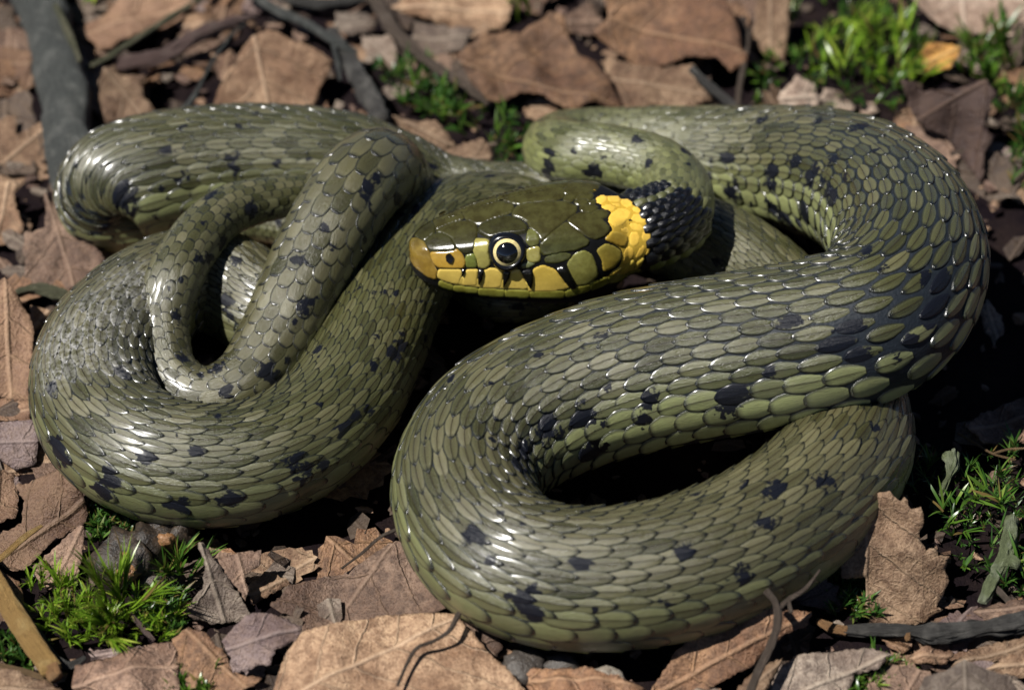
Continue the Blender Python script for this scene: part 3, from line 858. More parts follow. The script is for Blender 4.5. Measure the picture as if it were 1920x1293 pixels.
# ------------------------------------------------------------------ leaf materials
def leaf_material(name, ca, cb, cc, vein, rough=.62, speck=.5):
    m, nt, b = new_mat(name)
    v = objvec(nt, True)
    n1 = noise(nt, v, .9, 5, .62, .4); n2 = noise(nt, v, 5.0, 5, .7); n3 = noise(nt, v, 24, 3, .7)
    c = mixc(nt, ramp(nt, n1, .40, .60), ca, cb)
    c = mixc(nt, ramp(nt, n2, .42, .62, 0, .9), c, mixc(nt, 1.0, cc, (.78, .74, .72), 'MULTIPLY'))
    c = mixc(nt, ramp(nt, noise(nt, v, .45, 4, .6), .47, .60, 0, .8), c, mixc(nt, 1.0, c, (.55, .47, .43), 'MULTIPLY'))
    c = mixc(nt, ramp(nt, n3, .46, .66, 0, speck+.25), c, mixc(nt, 1.0, c, (.40, .32, .28), 'MULTIPLY'))
    c = mixc(nt, ramp(nt, noise(nt, v, 17, 4, .75), .56, .70, 0, .5), c, mixc(nt, 1.0, c, (1.5, 1.45, 1.4), 'MULTIPLY'))
    n4 = noise(nt, v, 3.3, 4, .6)
    c = mixc(nt, ramp(nt, n4, .66, .74, 0, .55), c, mixc(nt, 1.0, c, (.3, .26, .26), 'MULTIPLY'))
    lc = attr(nt, 'leafuv', 'Vector')
    sep = nt.nodes.new('ShaderNodeSeparateXYZ'); nt.links.new(lc, sep.inputs[0])
    a, bb = sep.outputs[0], sep.outputs[1]
    ab = math_n(nt, 'ABSOLUTE', bb)
    wv = math_n(nt, 'ADD', math_n(nt, 'MULTIPLY', ab, -.75), a)
    wv = math_n(nt, 'ADD', wv, ramp(nt, n1, 0, 1, -.25, .25))
    pp = math_n(nt, 'PINGPONG', wv, .36)                   # side veins every 0.72 u
    vl = ramp(nt, pp, .0, .035, 1, 0)
    mid = ramp(nt, ab, .015, .06, 1, 0)
    net = nt.nodes.new('ShaderNodeTexVoronoi'); net.feature = 'DISTANCE_TO_EDGE'; net.inputs['Scale'].default_value = 5.5
    nt.links.new(v, net.inputs['Vector'])
    nv = ramp(nt, net.outputs['Distance'], .0, .09, 1, 0)
    ve = math_n(nt, 'MAXIMUM', math_n(nt, 'MAXIMUM', vl, mid), math_n(nt, 'MULTIPLY', nv, .22))
    c = mixc(nt, math_n(nt, 'MULTIPLY', ve, .45), c, vein)
    oi = nt.nodes.new('ShaderNodeObjectInfo')
    hs_ = nt.nodes.new('ShaderNodeHueSaturation')
    nt.links.new(c, hs_.inputs['Color'])
    nt.links.new(ramp(nt, oi.outputs['Random'], 0, 1, .66, 1.42), hs_.inputs['Value'])
    hs_.inputs['Saturation'].default_value = 1.0
    nt.links.new(hs_.outputs[0], b.inputs['Base Color'])
    nt.links.new(ramp(nt, n2, .3, .7, rough-.12, rough+.12), b.inputs['Roughness'])
    b.inputs['Specular IOR Level'].default_value = .35
    h = math_n(nt, 'ADD', math_n(nt, 'MULTIPLY', ve, .5), math_n(nt, 'ADD', math_n(nt, 'MULTIPLY', n2, .7), math_n(nt, 'MULTIPLY', n3, .35)))
    nt.links.new(bump(nt, h, .9, .09), b.inputs['Normal'])
    return m
LM = {
 'tan':   leaf_material('leaf_tan', (.31, .205, .125), (.235, .145, .085), (.16, .095, .055), (.38, .27, .18)),
 'brown': leaf_material('leaf_brown', (.205, .122, .074), (.135, .078, .050), (.24, .155, .095), (.29, .19, .12)),
 'pink':  leaf_material('leaf_pinkbrown', (.245, .160, .110), (.165, .102, .070), (.115, .075, .055), (.30, .20, .14)),
 'orange': leaf_material('leaf_orangebrown', (.275, .155, .082), (.195, .105, .058), (.135, .08, .05), (.31, .19, .11)),
 'grey':  leaf_material('leaf_greybrown', (.225, .18, .14), (.155, .118, .092), (.105, .08, .065), (.29, .235, .18)),
 'mauve': leaf_material('leaf_mauve', (.20, .15, .14), (.14, .10, .098), (.25, .19, .165), (.25, .19, .17)),
 'pale':  leaf_material('leaf_pale', (.40, .32, .25), (.31, .235, .18), (.23, .165, .125), (.46, .37, .29)),
 'maroon': leaf_material('leaf_maroon', (.105, .064, .050), (.070, .042, .036), (.13, .085, .065), (.16, .10, .07)),
 'dark':  leaf_material('leaf_dark', (.080, .056, .040), (.048, .033, .026), (.11, .08, .055), (.12, .085, .06)),
 'yellow': leaf_material('leaf_yellow', (.50, .27, .06), (.40, .17, .03), (.30, .13, .03), (.55, .35, .14)),
}

# ------------------------------------------------------------------ leaves: outline in picture pixels laid on a tilted plane of its own
def leaf(label, key, out, base=.03, tc=.35, tx=0.0, rib=None, bumpy=.12, teeth=2.0, curl=None, group=None, name='dead_leaf', step=8, holes=None, fold=0.0, parent=None):
    poly0 = np.array(out, float)
    # serrate
    pts = []
    n = len(poly0)
    r = np.random.default_rng(abs(hash((out[0][0]*7+out[0][1]*13, n))) % (2**31))
    for i in range(n):
        a, b = poly0[i], poly0[(i+1) % n]; d = b-a; L = np.linalg.norm(d)+1e-6
        k = max(1, int(L/6.5)); nrm_ = np.array((d[1], -d[0]))/L
        for t in range(k):
            off = ((t % 2)*2-1)*teeth*.5*r.uniform(.3, 1.3)+r.normal(0, teeth*.35)
            if t == 0: off *= .3
            pts.append(a+d*(t/k)+nrm_*off)
    per = np.array(pts)
    tt_ = np.arange(len(per))/len(per)*2*np.pi
    for fq_, am_ in ((r.integers(5, 9), 2.2), (r.integers(11, 19), 1.8)):      # uneven outline
        w_ = np.sin(tt_*fq_+r.uniform(0, 6.28))*am_
        per = per+np.stack([w_*np.cos(tt_*3+1), w_*np.sin(tt_*3+1)], 1)*(teeth > 1.2)
    _, inn = fill(per, step)
    try:
        P2, F2 = cdt(per, inn)
    except Exception:
        P2, F2 = cdt(poly0, np.zeros((0, 2)))
    cx, cy = poly0.mean(0)
    z0 = base+.4
    dd_ = rays(P2)
    nz_ = np.array((-tx, -tc, 1.0)); nz_ /= np.linalg.norm(nz_)
    for _ in range(5):
        C0 = unproj(cx, cy, z0)
        t = ((C0-CAMn) @ nz_)/(dd_ @ nz_)
        P = CAMn+dd_*t[:, None]
        z0 += base-P[:, 2].min()
    # leaf coordinates
    if rib is None:
        q = poly0-poly0.mean(0); u_, s_, vt_ = np.linalg.svd(q); ax_ = vt_[0]; o_ = poly0.mean(0)
    else:
        o_ = np.array(rib[0], float); ax_ = np.array(rib[1], float)-o_; ax_ /= np.linalg.norm(ax_)
    def on_plane(p):
        d = rays([p])[0]; return CAMn+d*(((unproj(cx, cy, z0)-CAMn) @ nz_)/(d @ nz_))
    O3 = on_plane(o_); A3 = on_plane(o_+ax_*40)-O3; A3 /= np.linalg.norm(A3); B3 = np.cross(nz_, A3)
    la = (P-O3) @ A3; lb = (P-O3) @ B3
    sd_ = int(r.integers(1e6))
    if curl is None: curl = r.normal(0, .07)
    dsp = bumpy*(1.6*wob(la, lb, sd_, 1.0)+.9*(.5-np.abs(wob(la, lb, sd_+3, 1.5)))+.55*wob(la, lb, sd_+1, 3.0)+.22*wob(la, lb, sd_+2, 7.0))+curl*lb**2+fold*np.abs(lb)
    dsp -= .05*bumpy*np.cos(2*np.pi*(la-.75*np.abs(lb))/.72)*4*.3
    P = P+nz_[None]*dsp[:, None]
    P[:, 2] = np.maximum(P[:, 2], -.02+.02*r.random())
    f = F2[0]
    if np.dot(np.cross(P[f[1]]-P[f[0]], P[f[2]]-P[f[0]]), -F_) < 0: F2 = [q[::-1] for q in F2]
    lu = np.stack([la, lb, 0*la], 1)
    o = make_obj(name, P, F2, LM[key], attrs={'leafuv': ('FLOAT_VECTOR', lu)})
    md = o.modifiers.new('thickness', 'SOLIDIFY'); md.thickness = .022*S; md.offset = -1
    tag(o, label, 'leaf', group)
    return o, (lambda p: on_plane(p))

o9 = lambda L: [(1280+x/3, 862+y/3) for x, y in L]
LEAVES = [
 # back row, behind the snake
 ('broad smooth tan leaf propped up behind the left coil, between two thin twigs', 'tan', [(395,205),(430,130),(470,70),(500,55),(560,75),(625,110),(612,140),(592,190),(575,215)], dict(tc=1.0, rib=((480,85),(505,205)), bumpy=.06, teeth=1.5)),
 ('small torn brown leaf standing between the thick grey stick and the left coil', 'tan', [(195,130),(215,125),(230,145),(275,142),(265,165),(270,185),(295,210),(262,228),(200,240),(185,215),(187,160)], dict(tc=.9, bumpy=.12)),
 ('brown leaf lying beyond the thick grey stick, under the straight greenish twig', 'brown', [(140,45),(180,30),(240,-20),(340,-20),(370,10),(330,45),(250,75),(190,100),(160,75)], dict(tc=.4)),
 ('pinkish leaf behind the forked thin twigs at the back of the litter', 'pink', [(560,-25),(690,-30),(700,0),(665,25),(610,35),(575,12)], dict(tc=.5)),
 ('buff leaf scrap wedged under the reddish bark twig', 'tan', [(350,30),(400,15),(440,35),(425,62),(370,80),(345,60)], dict(tc=.5)),
 ('long lit tan leaf behind the dark slanting twig', 'tan', [(735,10),(790,-20),(900,-30),(968,-12),(955,30),(945,52),(900,54),(850,48),(770,30)], dict(tc=.6, bumpy=.12)),
 ('dull buff leaf beside the blunt grey twig end', 'grey', [(632,38),(690,28),(712,55),(690,78),(650,82),(628,65)], dict(tc=.5)),
 ('pale buff leaf scrap above the shaded moss, left of the dark slanting twig', 'pale', [(675,62),(735,66),(746,100),(743,140),(692,115)], dict(tc=.6)),
 ('pale buff leaf tucked under the slanting twig beside the mottled brown leaf', 'grey', [(778,42),(830,50),(892,60),(866,104),(800,108),(772,80)], dict(tc=.5)),
 ('large mottled orange brown leaf with a torn slit, behind the head', 'orange', [(857,107),(907,63),(973,53),(1033,20),(1060,53),(1083,93),(1117,110),(1143,150),(1172,205),(1117,195),(1077,213),(1040,200),(1007,177),(973,173),(940,187),(907,177),(887,160),(870,133)], dict(base=.25, tc=.55, bumpy=.16, rib=((870,120),(1165,200)))),
 ('small reddish leaf beside the mottled orange brown leaf', 'pink', [(1060,30),(1107,2),(1136,43),(1107,69),(1070,55)], dict(tc=.7)),
 ('large brown leaf with grey patches, farthest back behind the right coil', 'orange', [(1113,75),(1140,45),(1128,-10),(1200,-40),(1350,-30),(1385,60),(1397,120),(1372,142),(1340,112),(1280,110),(1200,126),(1170,105)], dict(base=.3, tc=.55, bumpy=.14)),
 ('smooth tan leaf directly behind the thin start of the right coil', 'tan', [(1140,103),(1180,121),(1245,125),(1300,120),(1338,186),(1300,200),(1200,215),(1165,212),(1150,150)], dict(tc=.7, bumpy=.08)),
 ('curled tan leaf standing in the shaded gap between left coil and neck', 'tan', [(730,217),(777,227),(813,227),(840,250),(853,277),(827,290),(787,272)], dict(tc=.9)),
 ('pointed tan leaf upright just behind the head, beside the shaded moss', 'tan', [(826,285),(903,260),(917,273),(927,325),(887,335),(850,312)], dict(tc=1.0)),
 ('narrow tan leaf hanging beside the green moss tuft behind the right coil', 'tan', [(1420,-20),(1482,-20),(1479,67),(1467,122),(1440,107),(1413,80),(1417,50)], dict(tc=1.0, bumpy=.07)),
 ('small olive brown leaf scrap under the large grey patched leaf', 'dark', [(1350,40),(1400,30),(1412,90),(1390,125),(1360,90)], dict(tc=.5)),
 ('wide pale pinkish leaf at the far edge of the moss, split by a grey midrib', 'pale', [(1703,-5),(1760,-40),(1930,-40),(1990,20),(1975,80),(1920,85),(1870,75),(1845,66),(1800,64),(1747,38)], dict(base=.2, tc=.45, rib=((1805,-10),(1808,60)), bumpy=.08)),
 ('small bright orange leaf in the green moss', 'yellow', [(1727,84),(1763,80),(1802,92),(1782,127),(1747,139),(1725,130)], dict(base=.2, tc=.9, bumpy=.12, curl=.3)),
 ('folded maroon brown leaf standing against the outside of the right coil', 'maroon', [(1690,148),(1712,152),(1742,168),(1790,165),(1846,148),(1866,173),(1857,213),(1845,235),(1868,257),(1843,287),(1847,335),(1843,350),(1813,305),(1780,252),(1740,240),(1713,213)], dict(tc=1.0, bumpy=.14, rib=((1850,150),(1700,235)))),
 ('pale crinkled leaf edge showing above the right coil, largest of three', 'pale', [(1460,178),(1493,142),(1527,158),(1536,192),(1530,215),(1462,215)], dict(tc=1.1)),
 ('pale crinkled leaf edge above the right coil, middle of three', 'pale', [(1534,190),(1547,166),(1575,167),(1606,197),(1600,215),(1535,212)], dict(tc=1.1)),
 ('smallest pale leaf scrap above the right coil', 'pale', [(1613,190),(1643,186),(1648,212),(1616,215)], dict(tc=1.0)),
 ('greyish shadowed leaf lying in the dark beside the right coil', 'grey', [(1847,571),(1880,604),(1882,624),(1863,650),(1847,631),(1831,591)], dict(tc=.4)),
 # left side
 ('tan leaf with a curled tip at the foot of the thick grey stick', 'tan', [(-45,345),(0,333),(44,328),(22,356),(42,430),(0,462),(-50,450)], dict(tc=.6)),
 ('folded pinkish leaf with a tall tan point, leaning on the left coil', 'pink', [(45,432),(83,428),(86,366),(130,410),(200,490),(168,525),(130,545),(50,540)], dict(tc=.6, rib=((90,375),(140,540)))),
 ('tall brown leaf with a sharp tip beside the outside of the left coil', 'brown', [(-60,560),(0,532),(12,524),(62,600),(60,690),(57,756),(0,742),(-60,730)], dict(tc=.5, rib=((12,530),(20,750)))),
 ('small tan leaf scrap between the left coil and the tall brown leaf', 'tan', [(60,580),(100,585),(95,612),(62,625)], dict(tc=.4)),
 ('brown leaf lying under the tall brown leaf', 'brown', [(-50,745),(0,742),(58,757),(60,800),(0,800),(-50,805)], dict(tc=.2)),
 ('smooth rolled mauve leaf against the left coil', 'mauve', [(-60,800),(0,790),(66,786),(74,820),(68,872),(30,882),(0,862),(-60,850)], dict(tc=.7, curl=-.25, bumpy=.05, teeth=1.0, rib=((-40,830),(70,828)))),
 ('shaded dull brown leaf beside the base of the thick grey stick', 'dark', [(-60,190),(0,180),(52,168),(78,262),(62,330),(0,328),(-60,325)], dict(tc=.4)),
 ('small brown leaf beyond the top of the thick grey stick', 'brown', [(-50,90),(12,86),(62,92),(55,142),(10,150),(-50,140)], dict(tc=.4)),
 ('dull brown leaf in the shade along the thick grey stick', 'dark', [(-60,20),(20,10),(40,60),(10,88),(-60,85)], dict(tc=.4)),
 # front left
 ('dull brown leaf beside the left coil, under the broad leaf with curled rim', 'brown', [(-60,890),(0,880),(22,884),(35,929),(30,974),(0,984),(-60,980)], dict(tc=.4)),
 ('broad red brown leaf with curled rim at the foot of the left coil', 'brown', [(24,893),(70,882),(112,880),(142,910),(158,932),(160,966),(120,990),(90,1010),(60,1045),(22,1062),(0,1050),(-50,1060),(-50,1000),(0,992),(37,972),(44,930)], dict(base=.18, tc=.35, bumpy=.18, rib=((-20,1050),(155,935)))),
 ('pale sided brown leaf flap below the broad red brown leaf', 'pink', [(60,1062),(100,1020),(140,985),(156,985),(154,1030),(142,1085),(118,1108),(78,1100)], dict(base=.05, tc=.55, bumpy=.08)),
 ('grey brown leaf with an upright stalk, beside the dark clod', 'grey', [(347,1149),(377,1102),(385,1062),(371,1015),(380,1013),(402,1049),(433,1090),(474,1159),(450,1163),(400,1166),(367,1162)], dict(base=.15, tc=.75, bumpy=.12, rib=((375,1015),(420,1165)))),
 ('brown leaf piece joined behind the stalked grey brown leaf', 'pink', [(397,1049),(440,1040),(492,1034),(488,1062),(458,1080),(468,1109),(461,1131),(435,1092)], dict(base=.2, tc=.5)),
 ('small crumpled buff leaf between two larger leaves in front of the left coil', 'tan', [(455,1097),(497,1060),(533,1072),(542,1085),(500,1110),(473,1127)], dict(base=.15, tc=.5, bumpy=.16)),
 ('arched red brown leaf under the front of the left coil', 'orange', [(335,1002),(400,1000),(436,1027),(446,1045),(410,1044),(377,1014)], dict(base=.1, tc=.5)),
 ('mauve grey leaf with ragged edges lying over the small tan leaf', 'mauve', [(415,1203),(445,1175),(483,1158),(510,1159),(568,1179),(563,1206),(518,1225),(507,1250),(433,1263),(427,1222)], dict(base=.3, tc=.4, bumpy=.12)),
 ('smooth orange tan leaf with a pale midrib, beside the bright green moss', 'orange', [(322,1196),(353,1174),(384,1185),(410,1213),(428,1233),(436,1262),(467,1268),(492,1276),(455,1300),(400,1330),(360,1300),(337,1252)], dict(base=.12, tc=.35, rib=((350,1180),(470,1300)), bumpy=.08)),
 ('grey brown leaf in front of the bright green moss, partly in shade', 'pink', [(143,1252),(220,1233),(327,1197),(336,1240),(338,1330),(160,1340),(135,1290)], dict(base=.05, tc=.35, bumpy=.14)),
 ('rolled leaf rim lying along the front of the bright green moss', 'mauve', [(158,1208),(222,1208),(270,1206),(256,1214),(213,1233),(167,1226)], dict(base=.25, tc=.5)),
 ('brown leaf scraps under the end of the straw stalk', 'tan', [(-40,1255),(20,1262),(90,1285),(120,1310),(80,1350),(-40,1350)], dict(base=.05, tc=.3)),
 ('orange brown bent leaf beside the straw stalk', 'orange', [(-40,1052),(0,1062),(30,1082),(50,1135),(40,1140),(0,1100),(-40,1090)], dict(base=.2, tc=.5)),
 ('small brown leaf tip below the stalked grey brown leaf', 'orange', [(310,1105),(325,1097),(352,1118),(370,1140),(345,1150),(322,1125)], dict(base=.1, tc=.5)),
 ('large pinkish leaf with a torn edge, reaching under the front coil', 'pink', [(508,1137),(540,1095),(600,1070),(655,1062),(700,1032),(752,1003),(790,1060),(840,1110),(880,1150),(800,1160),(723,1155),(673,1175),(640,1190),(570,1190),(545,1150)], dict(base=.12, tc=.35, rib=((740,1010),(600,1185)), bumpy=.10)),
 ('largest tan brown leaf, broad and flat in front of the snake', 'tan', [(505,1330),(520,1270),(530,1235),(570,1185),(640,1174),(723,1149),(800,1147),(855,1150),(890,1195),(935,1240),(985,1300),(1010,1350),(750,1400),(540,1380)], dict(base=.2, tc=.30, rib=((520,1330),(850,1160)), bumpy=.10, teeth=2)),
 ('reddish leaf bent down beside the largest tan leaf, under the front coil', 'pink', [(853,1180),(873,1163),(933,1199),(945,1216),(920,1244),(915,1258),(887,1208)], dict(base=.12, tc=.5)),
 ('thin brown leaf tip pointing along the underside of the front coil', 'orange', [(920,1238),(945,1216),(995,1218),(960,1230)], dict(base=.2, tc=.4)),
 ('grey brown leaf edge between the largest tan leaf and the grey pebble', 'brown', [(915,1260),(930,1248),(952,1262),(990,1300),(960,1320),(935,1300)], dict(base=.08, tc=.4)),
 ('crumpled tan leaf in front of the pebbles', 'orange', [(968,1275),(1000,1252),(1050,1258),(1090,1260),(1125,1278),(1210,1300),(1190,1330),(977,1330)], dict(base=.1, tc=.45, bumpy=.18)),
 ('spotted orange brown leaf with a ragged lower edge, behind the curved twig', 'orange', [(1205,1310),(1240,1262),(1290,1200),(1320,1162),(1350,1148),(1420,1140),(1522,1152),(1510,1176),(1462,1196),(1440,1217),(1412,1250),(1330,1287),(1260,1312)], dict(base=.1, tc=.45, rib=((1220,1300),(1520,1155)), bumpy=.12)),
 ('pale grey flat leaf with a notch, in front of the dark twig', 'grey', [(1425,1320),(1460,1255),(1487,1233),(1540,1228),(1613,1217),(1676,1232),(1647,1256),(1600,1263),(1588,1300),(1560,1340),(1440,1350)], dict(base=.12, tc=.3, rib=((1470,1310),(1670,1230)), bumpy=.08)),
 ('tan leaf strip behind the foot of the curved twig', 'tan', [(1380,1300),(1412,1260),(1468,1238),(1455,1262),(1440,1300),(1400,1320)], dict(base=.05, tc=.35)),
 ('long buff leaf with a split edge, under the thick end of the dark twig', 'tan', [(1783,1240),(1820,1215),(1867,1200),(1930,1193),(1980,1195),(1970,1225),(1880,1230),(1827,1247)], dict(base=.2, tc=.35)),
 ('buff leaf lying over the mottled grey leaf, right of the long split leaf', 'tan', [(1845,1256),(1887,1232),(1925,1220),(1980,1225),(1975,1270),(1897,1269)], dict(base=.15, tc=.35)),
 ('mottled grey leaf in front of the long split buff leaf', 'grey', [(1715,1310),(1740,1259),(1797,1248),(1863,1261),(1900,1272),(1930,1320),(1800,1350),(1720,1340)], dict(base=.05, tc=.3)),
 ('brown leaf just behind the thick end of the dark twig', 'pink', [(1825,1140),(1867,1129),(1925,1124),(1985,1130),(1980,1165),(1843,1162)], dict(base=.1, tc=.4)),
 ('small red brown leaf scrap below the dark twig', 'orange', o9([(1110,990),(1200,1000),(1290,1040),(1235,1095),(1160,1050)]), dict(base=.05, tc=.35)),
 ('shadowed brown leaf scrap below the thick end of the dark twig', 'brown', [(1700,1240),(1740,1225),(1790,1232),(1775,1250),(1720,1258)], dict(base=.03, tc=.3)),
 ('pinkish leaf with small holes and a thread thin stalk, beside the right coil', 'pink', [(1807,803),(1840,771),(1880,748),(1925,730),(1985,735),(1990,830),(1925,840),(1897,826),(1867,836),(1840,833),(1827,816)], dict(base=.1, tc=.5, rib=((1805,810),(1980,760)), bumpy=.14)),
 ('half of the upright serrated leaf, left of its midrib', 'tan', None, None),
]
LEAVES.pop()
for (lb_, key, out, kw) in LEAVES:
    leaf(lb_, key, out, **kw)
# the upright serrated leaf leaning on the front coil: one blade, its two halves and its midrib
ul, onp = leaf('upright toothed brown leaf leaning against the front coil, in front of the right moss', 'tan',
  o9([(1000,160),(1010,30),(1055,80),(1050,140),(1082,195),(1150,170),(1230,240),(1245,215),(1280,275),(1330,260),(1350,350),(1340,420),(1362,510),(1425,478),(1436,540),(1500,540),(1480,640),(1510,690),(1490,760),(1440,830),(1482,850),(1380,905),(1250,940),(1060,925),(1040,780),(1046,665),(900,672),(870,560),(865,470),(880,450),(840,400),(832,300),(838,225),(870,282),(905,285),(938,238),(1000,290)]),
  base=.1, tc=1.15, tx=-.1, rib=o9([(1035,230),(1050,900)]), bumpy=.12, teeth=2.0, curl=.05, step=8)

# ------------------------------------------------------------------ twigs, stalks, stones
def bark_material(name, ca, cb, cc, streak=1.0):
    m, nt, b = new_mat(name)
    v = objvec(nt, True)
    al = attr(nt, 'along', 'Vector')
    n1 = noise(nt, al, 5.0, 6, .75); n2 = noise(nt, v, 12, 4, .7); n3 = noise(nt, v, 2.6, 4)
    c = mixc(nt, ramp(nt, n1, .3, .7), ca, cb)
    c = mixc(nt, ramp(nt, n3, .5, .7, 0, .7), c, cc)
    c = mixc(nt, ramp(nt, n2, .55, .75, 0, .5), c, mixc(nt, 1.0, c, (.3, .3, .3), 'MULTIPLY'))
    nt.links.new(c, b.inputs['Base Color']); b.inputs['Roughness'].default_value = .75
    b.inputs['Specular IOR Level'].default_value = .3
    nt.links.new(bump(nt, math_n(nt, 'ADD', n1, math_n(nt, 'MULTIPLY', n2, .5)), 1.0, .16*streak), b.inputs['Normal'])
    return m
BM = {'grey': bark_material('bark_grey', (.095, .10, .092), (.035, .038, .036), (.17, .17, .155)),
      'dark': bark_material('bark_dark', (.095, .09, .082), (.022, .021, .021), (.17, .16, .145)),
      'red': bark_material('bark_reddish', (.16, .10, .085), (.09, .06, .058), (.20, .15, .13)),
      'green': bark_material('bark_greenish', (.13, .125, .07), (.08, .085, .05), (.22, .20, .13)),
      'straw': bark_material('straw', (.42, .26, .085), (.25, .14, .045), (.50, .36, .15), .8),
      'wood': bark_material('broken_wood', (.38, .21, .09), (.27, .14, .06), (.45, .28, .14)),
      'brown': bark_material('bark_brown', (.13, .095, .07), (.075, .055, .042), (.18, .14, .11)),
      'lichen': bark_material('moss_stem_pale', (.20, .23, .12), (.11, .14, .06), (.33, .36, .26)),
      'thread': bark_material('thread_stalk', (.26, .17, .08), (.17, .10, .05), (.3, .2, .1))}
def tube_mesh(P, rad, nseg=30, rough=.08, seed=1, flat=1.0):
    P = np.array(P, float); rad = np.array(rad, float)
    if len(P) == 2: P = np.vstack([P[0], (P[0]+P[1])/2, P[1]]); rad = np.array([rad[0], (rad[0]+rad[-1])/2, rad[-1]])
    Pe_ = np.vstack([2*P[0]-P[1], P, 2*P[-1]-P[-2]]); r_e = np.concatenate([[rad[0]], rad, [rad[-1]]])
    cl_, rr_, _ = catmull(Pe_, r_e, 26)
    cl_ = np.vstack([cl_, P[-1]]); rr_ = np.append(rr_, rad[-1])
    T = np.gradient(cl_, axis=0); T /= np.linalg.norm(T, axis=1)[:, None]+1e-9
    up_ = np.array((0, 0, 1.0)) if abs(T[len(T)//2][2]) < .9 else np.array((1.0, 0, 0))
    A = np.cross(T, up_); A /= np.linalg.norm(A, axis=1)[:, None]+1e-9; B = np.cross(A, T)
    ar = np.concatenate([[0], np.cumsum(np.linalg.norm(np.diff(cl_, axis=0), axis=1))])
    ph = np.arange(nseg)*2*np.pi/nseg
    g = np.random.default_rng(seed)
    wv = 1+rough*(wob(ar[:, None]*2.2, np.cos(ph)[None]*2+np.sin(ph)[None], seed, 1.4)+.7*wob(ar[:, None]*6, ph[None]*0+np.sin(ph*2)[None]*2, seed+9, 1.2)+.75*wob(ar[:, None]*2.5, np.sin(ph*3+ar[:, None]*.4)*3+np.cos(ph*2)[None]*3, seed+4, 1.6)*.9+.5*wob(ar[:, None]*14, np.sin(ph*5)[None]*4+np.cos(ph*3)[None]*3, seed+6, 1.3))
    V = cl_[:, None]+(A[:, None]*np.cos(ph)[None, :, None]+B[:, None]*np.sin(ph)[None, :, None]*flat)*(rr_[:, None]*wv)[..., None]
    al = np.stack([np.broadcast_to(ar[:, None]*.6, wv.shape), np.broadcast_to(np.cos(ph)[None]*2.2, wv.shape), np.broadcast_to(np.sin(ph)[None]*2.2, wv.shape)], -1)
    nr_ = len(cl_); V = V.reshape(-1, 3); al = al.reshape(-1, 3)
    a = (np.arange(nr_-1)[:, None]*nseg+np.arange(nseg)[None]); b = (np.arange(nr_-1)[:, None]*nseg+(np.arange(nseg)[None]+1) % nseg)
    F = np.stack([a, b, b+nseg, a+nseg], -1).reshape(-1, 4).tolist()
    V = np.vstack([V, cl_[0]-T[0]*rad[0]*.25, cl_[-1]+T[-1]*rad[-1]*.25]); al = np.vstack([al, al[:1], al[-1:]])
    i0_, i1_ = len(V)-2, len(V)-1
    for k in range(nseg):
        F.append([i0_, (k+1) % nseg, k]); F.append([i1_, (nr_-1)*nseg+k, (nr_-1)*nseg+(k+1) % nseg])
    return V, F, {'along': ('FLOAT_VECTOR', al)}
def twig(name, label, cat, key, pts, seed=1, rough=.1, parts=(), flat=1.0):
    """pts: (px, py, z of the axis, radius); parts: (part name, key, pts)"""
    P = [unproj(a, b, z) for a, b, z, r in pts]; rad = [p[3] for p in pts]
    V, F, at_ = tube_mesh(P, rad, seed=seed, rough=rough, flat=flat)
    if not parts:
        return tag(make_obj(name, V, F, BM[key], attrs=at_), label, cat)
    o = np.array((V[:, 0].mean(), V[:, 1].mean(), V[:, 2].min()))
    e = bpy.data.objects.new(name, None); e.empty_display_size = .005; col.objects.link(e); e.location = o*S
    tag(e, label, cat)
    make_obj('stem', V, F, BM[key], e, o, attrs=at_)
    for i, (pn, k2, pp) in enumerate(parts):
        V, F, at_ = tube_mesh([unproj(a, b, z) for a, b, z, r in pp], [p[3] for p in pp], seed=seed+i+3, rough=rough)
        make_obj(pn, V, F, BM[k2], e, o, attrs=at_)
    return e
twig('thick_stick', 'thick grey weathered stick running back from the left coil', 'stick', 'grey', [(40,-70,.6,.55),(72,0,.55,.50),(105,100,.5,.50),(122,200,.5,.50),(135,300,.42,.50),(160,380,.3,.46)], 3, .06,
     [('bark_ridge', 'green', [(105,10,1.0,.06),(128,60,.98,.08),(150,115,.9,.05)])])
twig('twig', 'straight greenish twig slanting away beside the thick grey stick', 'twig', 'green', [(128,145,.55,.03),(195,112,.6,.06),(270,65,.55,.065),(380,-5,.4,.06),(430,-40,.3,.05)], 5)
twig('twig', 'reddish bark twig lying behind the left coil', 'twig', 'red', [(215,122,.3,.16),(300,107,.4,.15),(380,62,.5,.13),(440,42,.5,.11),(480,30,.4,.06)], 6, .14)
twig('twig', 'hair thin grey twig rising from the left coil with a widened foot', 'twig', 'grey', [(338,215,.35,.10),(362,185,.4,.055),(380,150,.5,.035),(405,105,.6,.032),(435,65,.6,.03),(460,45,.5,.025)], 7)
twig('twig', 'long bluish grey twig above the broad tan leaf', 'twig', 'grey', [(450,-25,.5,.10),(520,20,.55,.09),(575,45,.6,.085),(640,85,.6,.08),(668,100,.5,.07)], 8, .1,
     [('side_twig', 'grey', [(625,82,.6,.05),(632,115,.6,.04),(638,150,.5,.035)])])
twig('twig', 'blunt dark grey twig end standing behind the hump of the tail', 'twig', 'dark', [(625,60,.3,.14),(655,120,.4,.17),(690,175,.5,.20),(718,228,.55,.19)], 9, .16)
twig('twig', 'dark slanting twig with a reddish lit side, left of the mottled brown leaf', 'twig', 'brown', [(690,-20,.4,.14),(730,45,.5,.13),(775,92,.55,.12),(830,135,.5,.10),(885,168,.45,.09),(915,195,.35,.05)], 10, .1)
twig('twig', 'dark weathered twig lying behind the broad tan leaf', 'twig', 'dark', [(520,-10,.3,.10),(600,8,.35,.11),(700,-5,.3,.1)], 31)
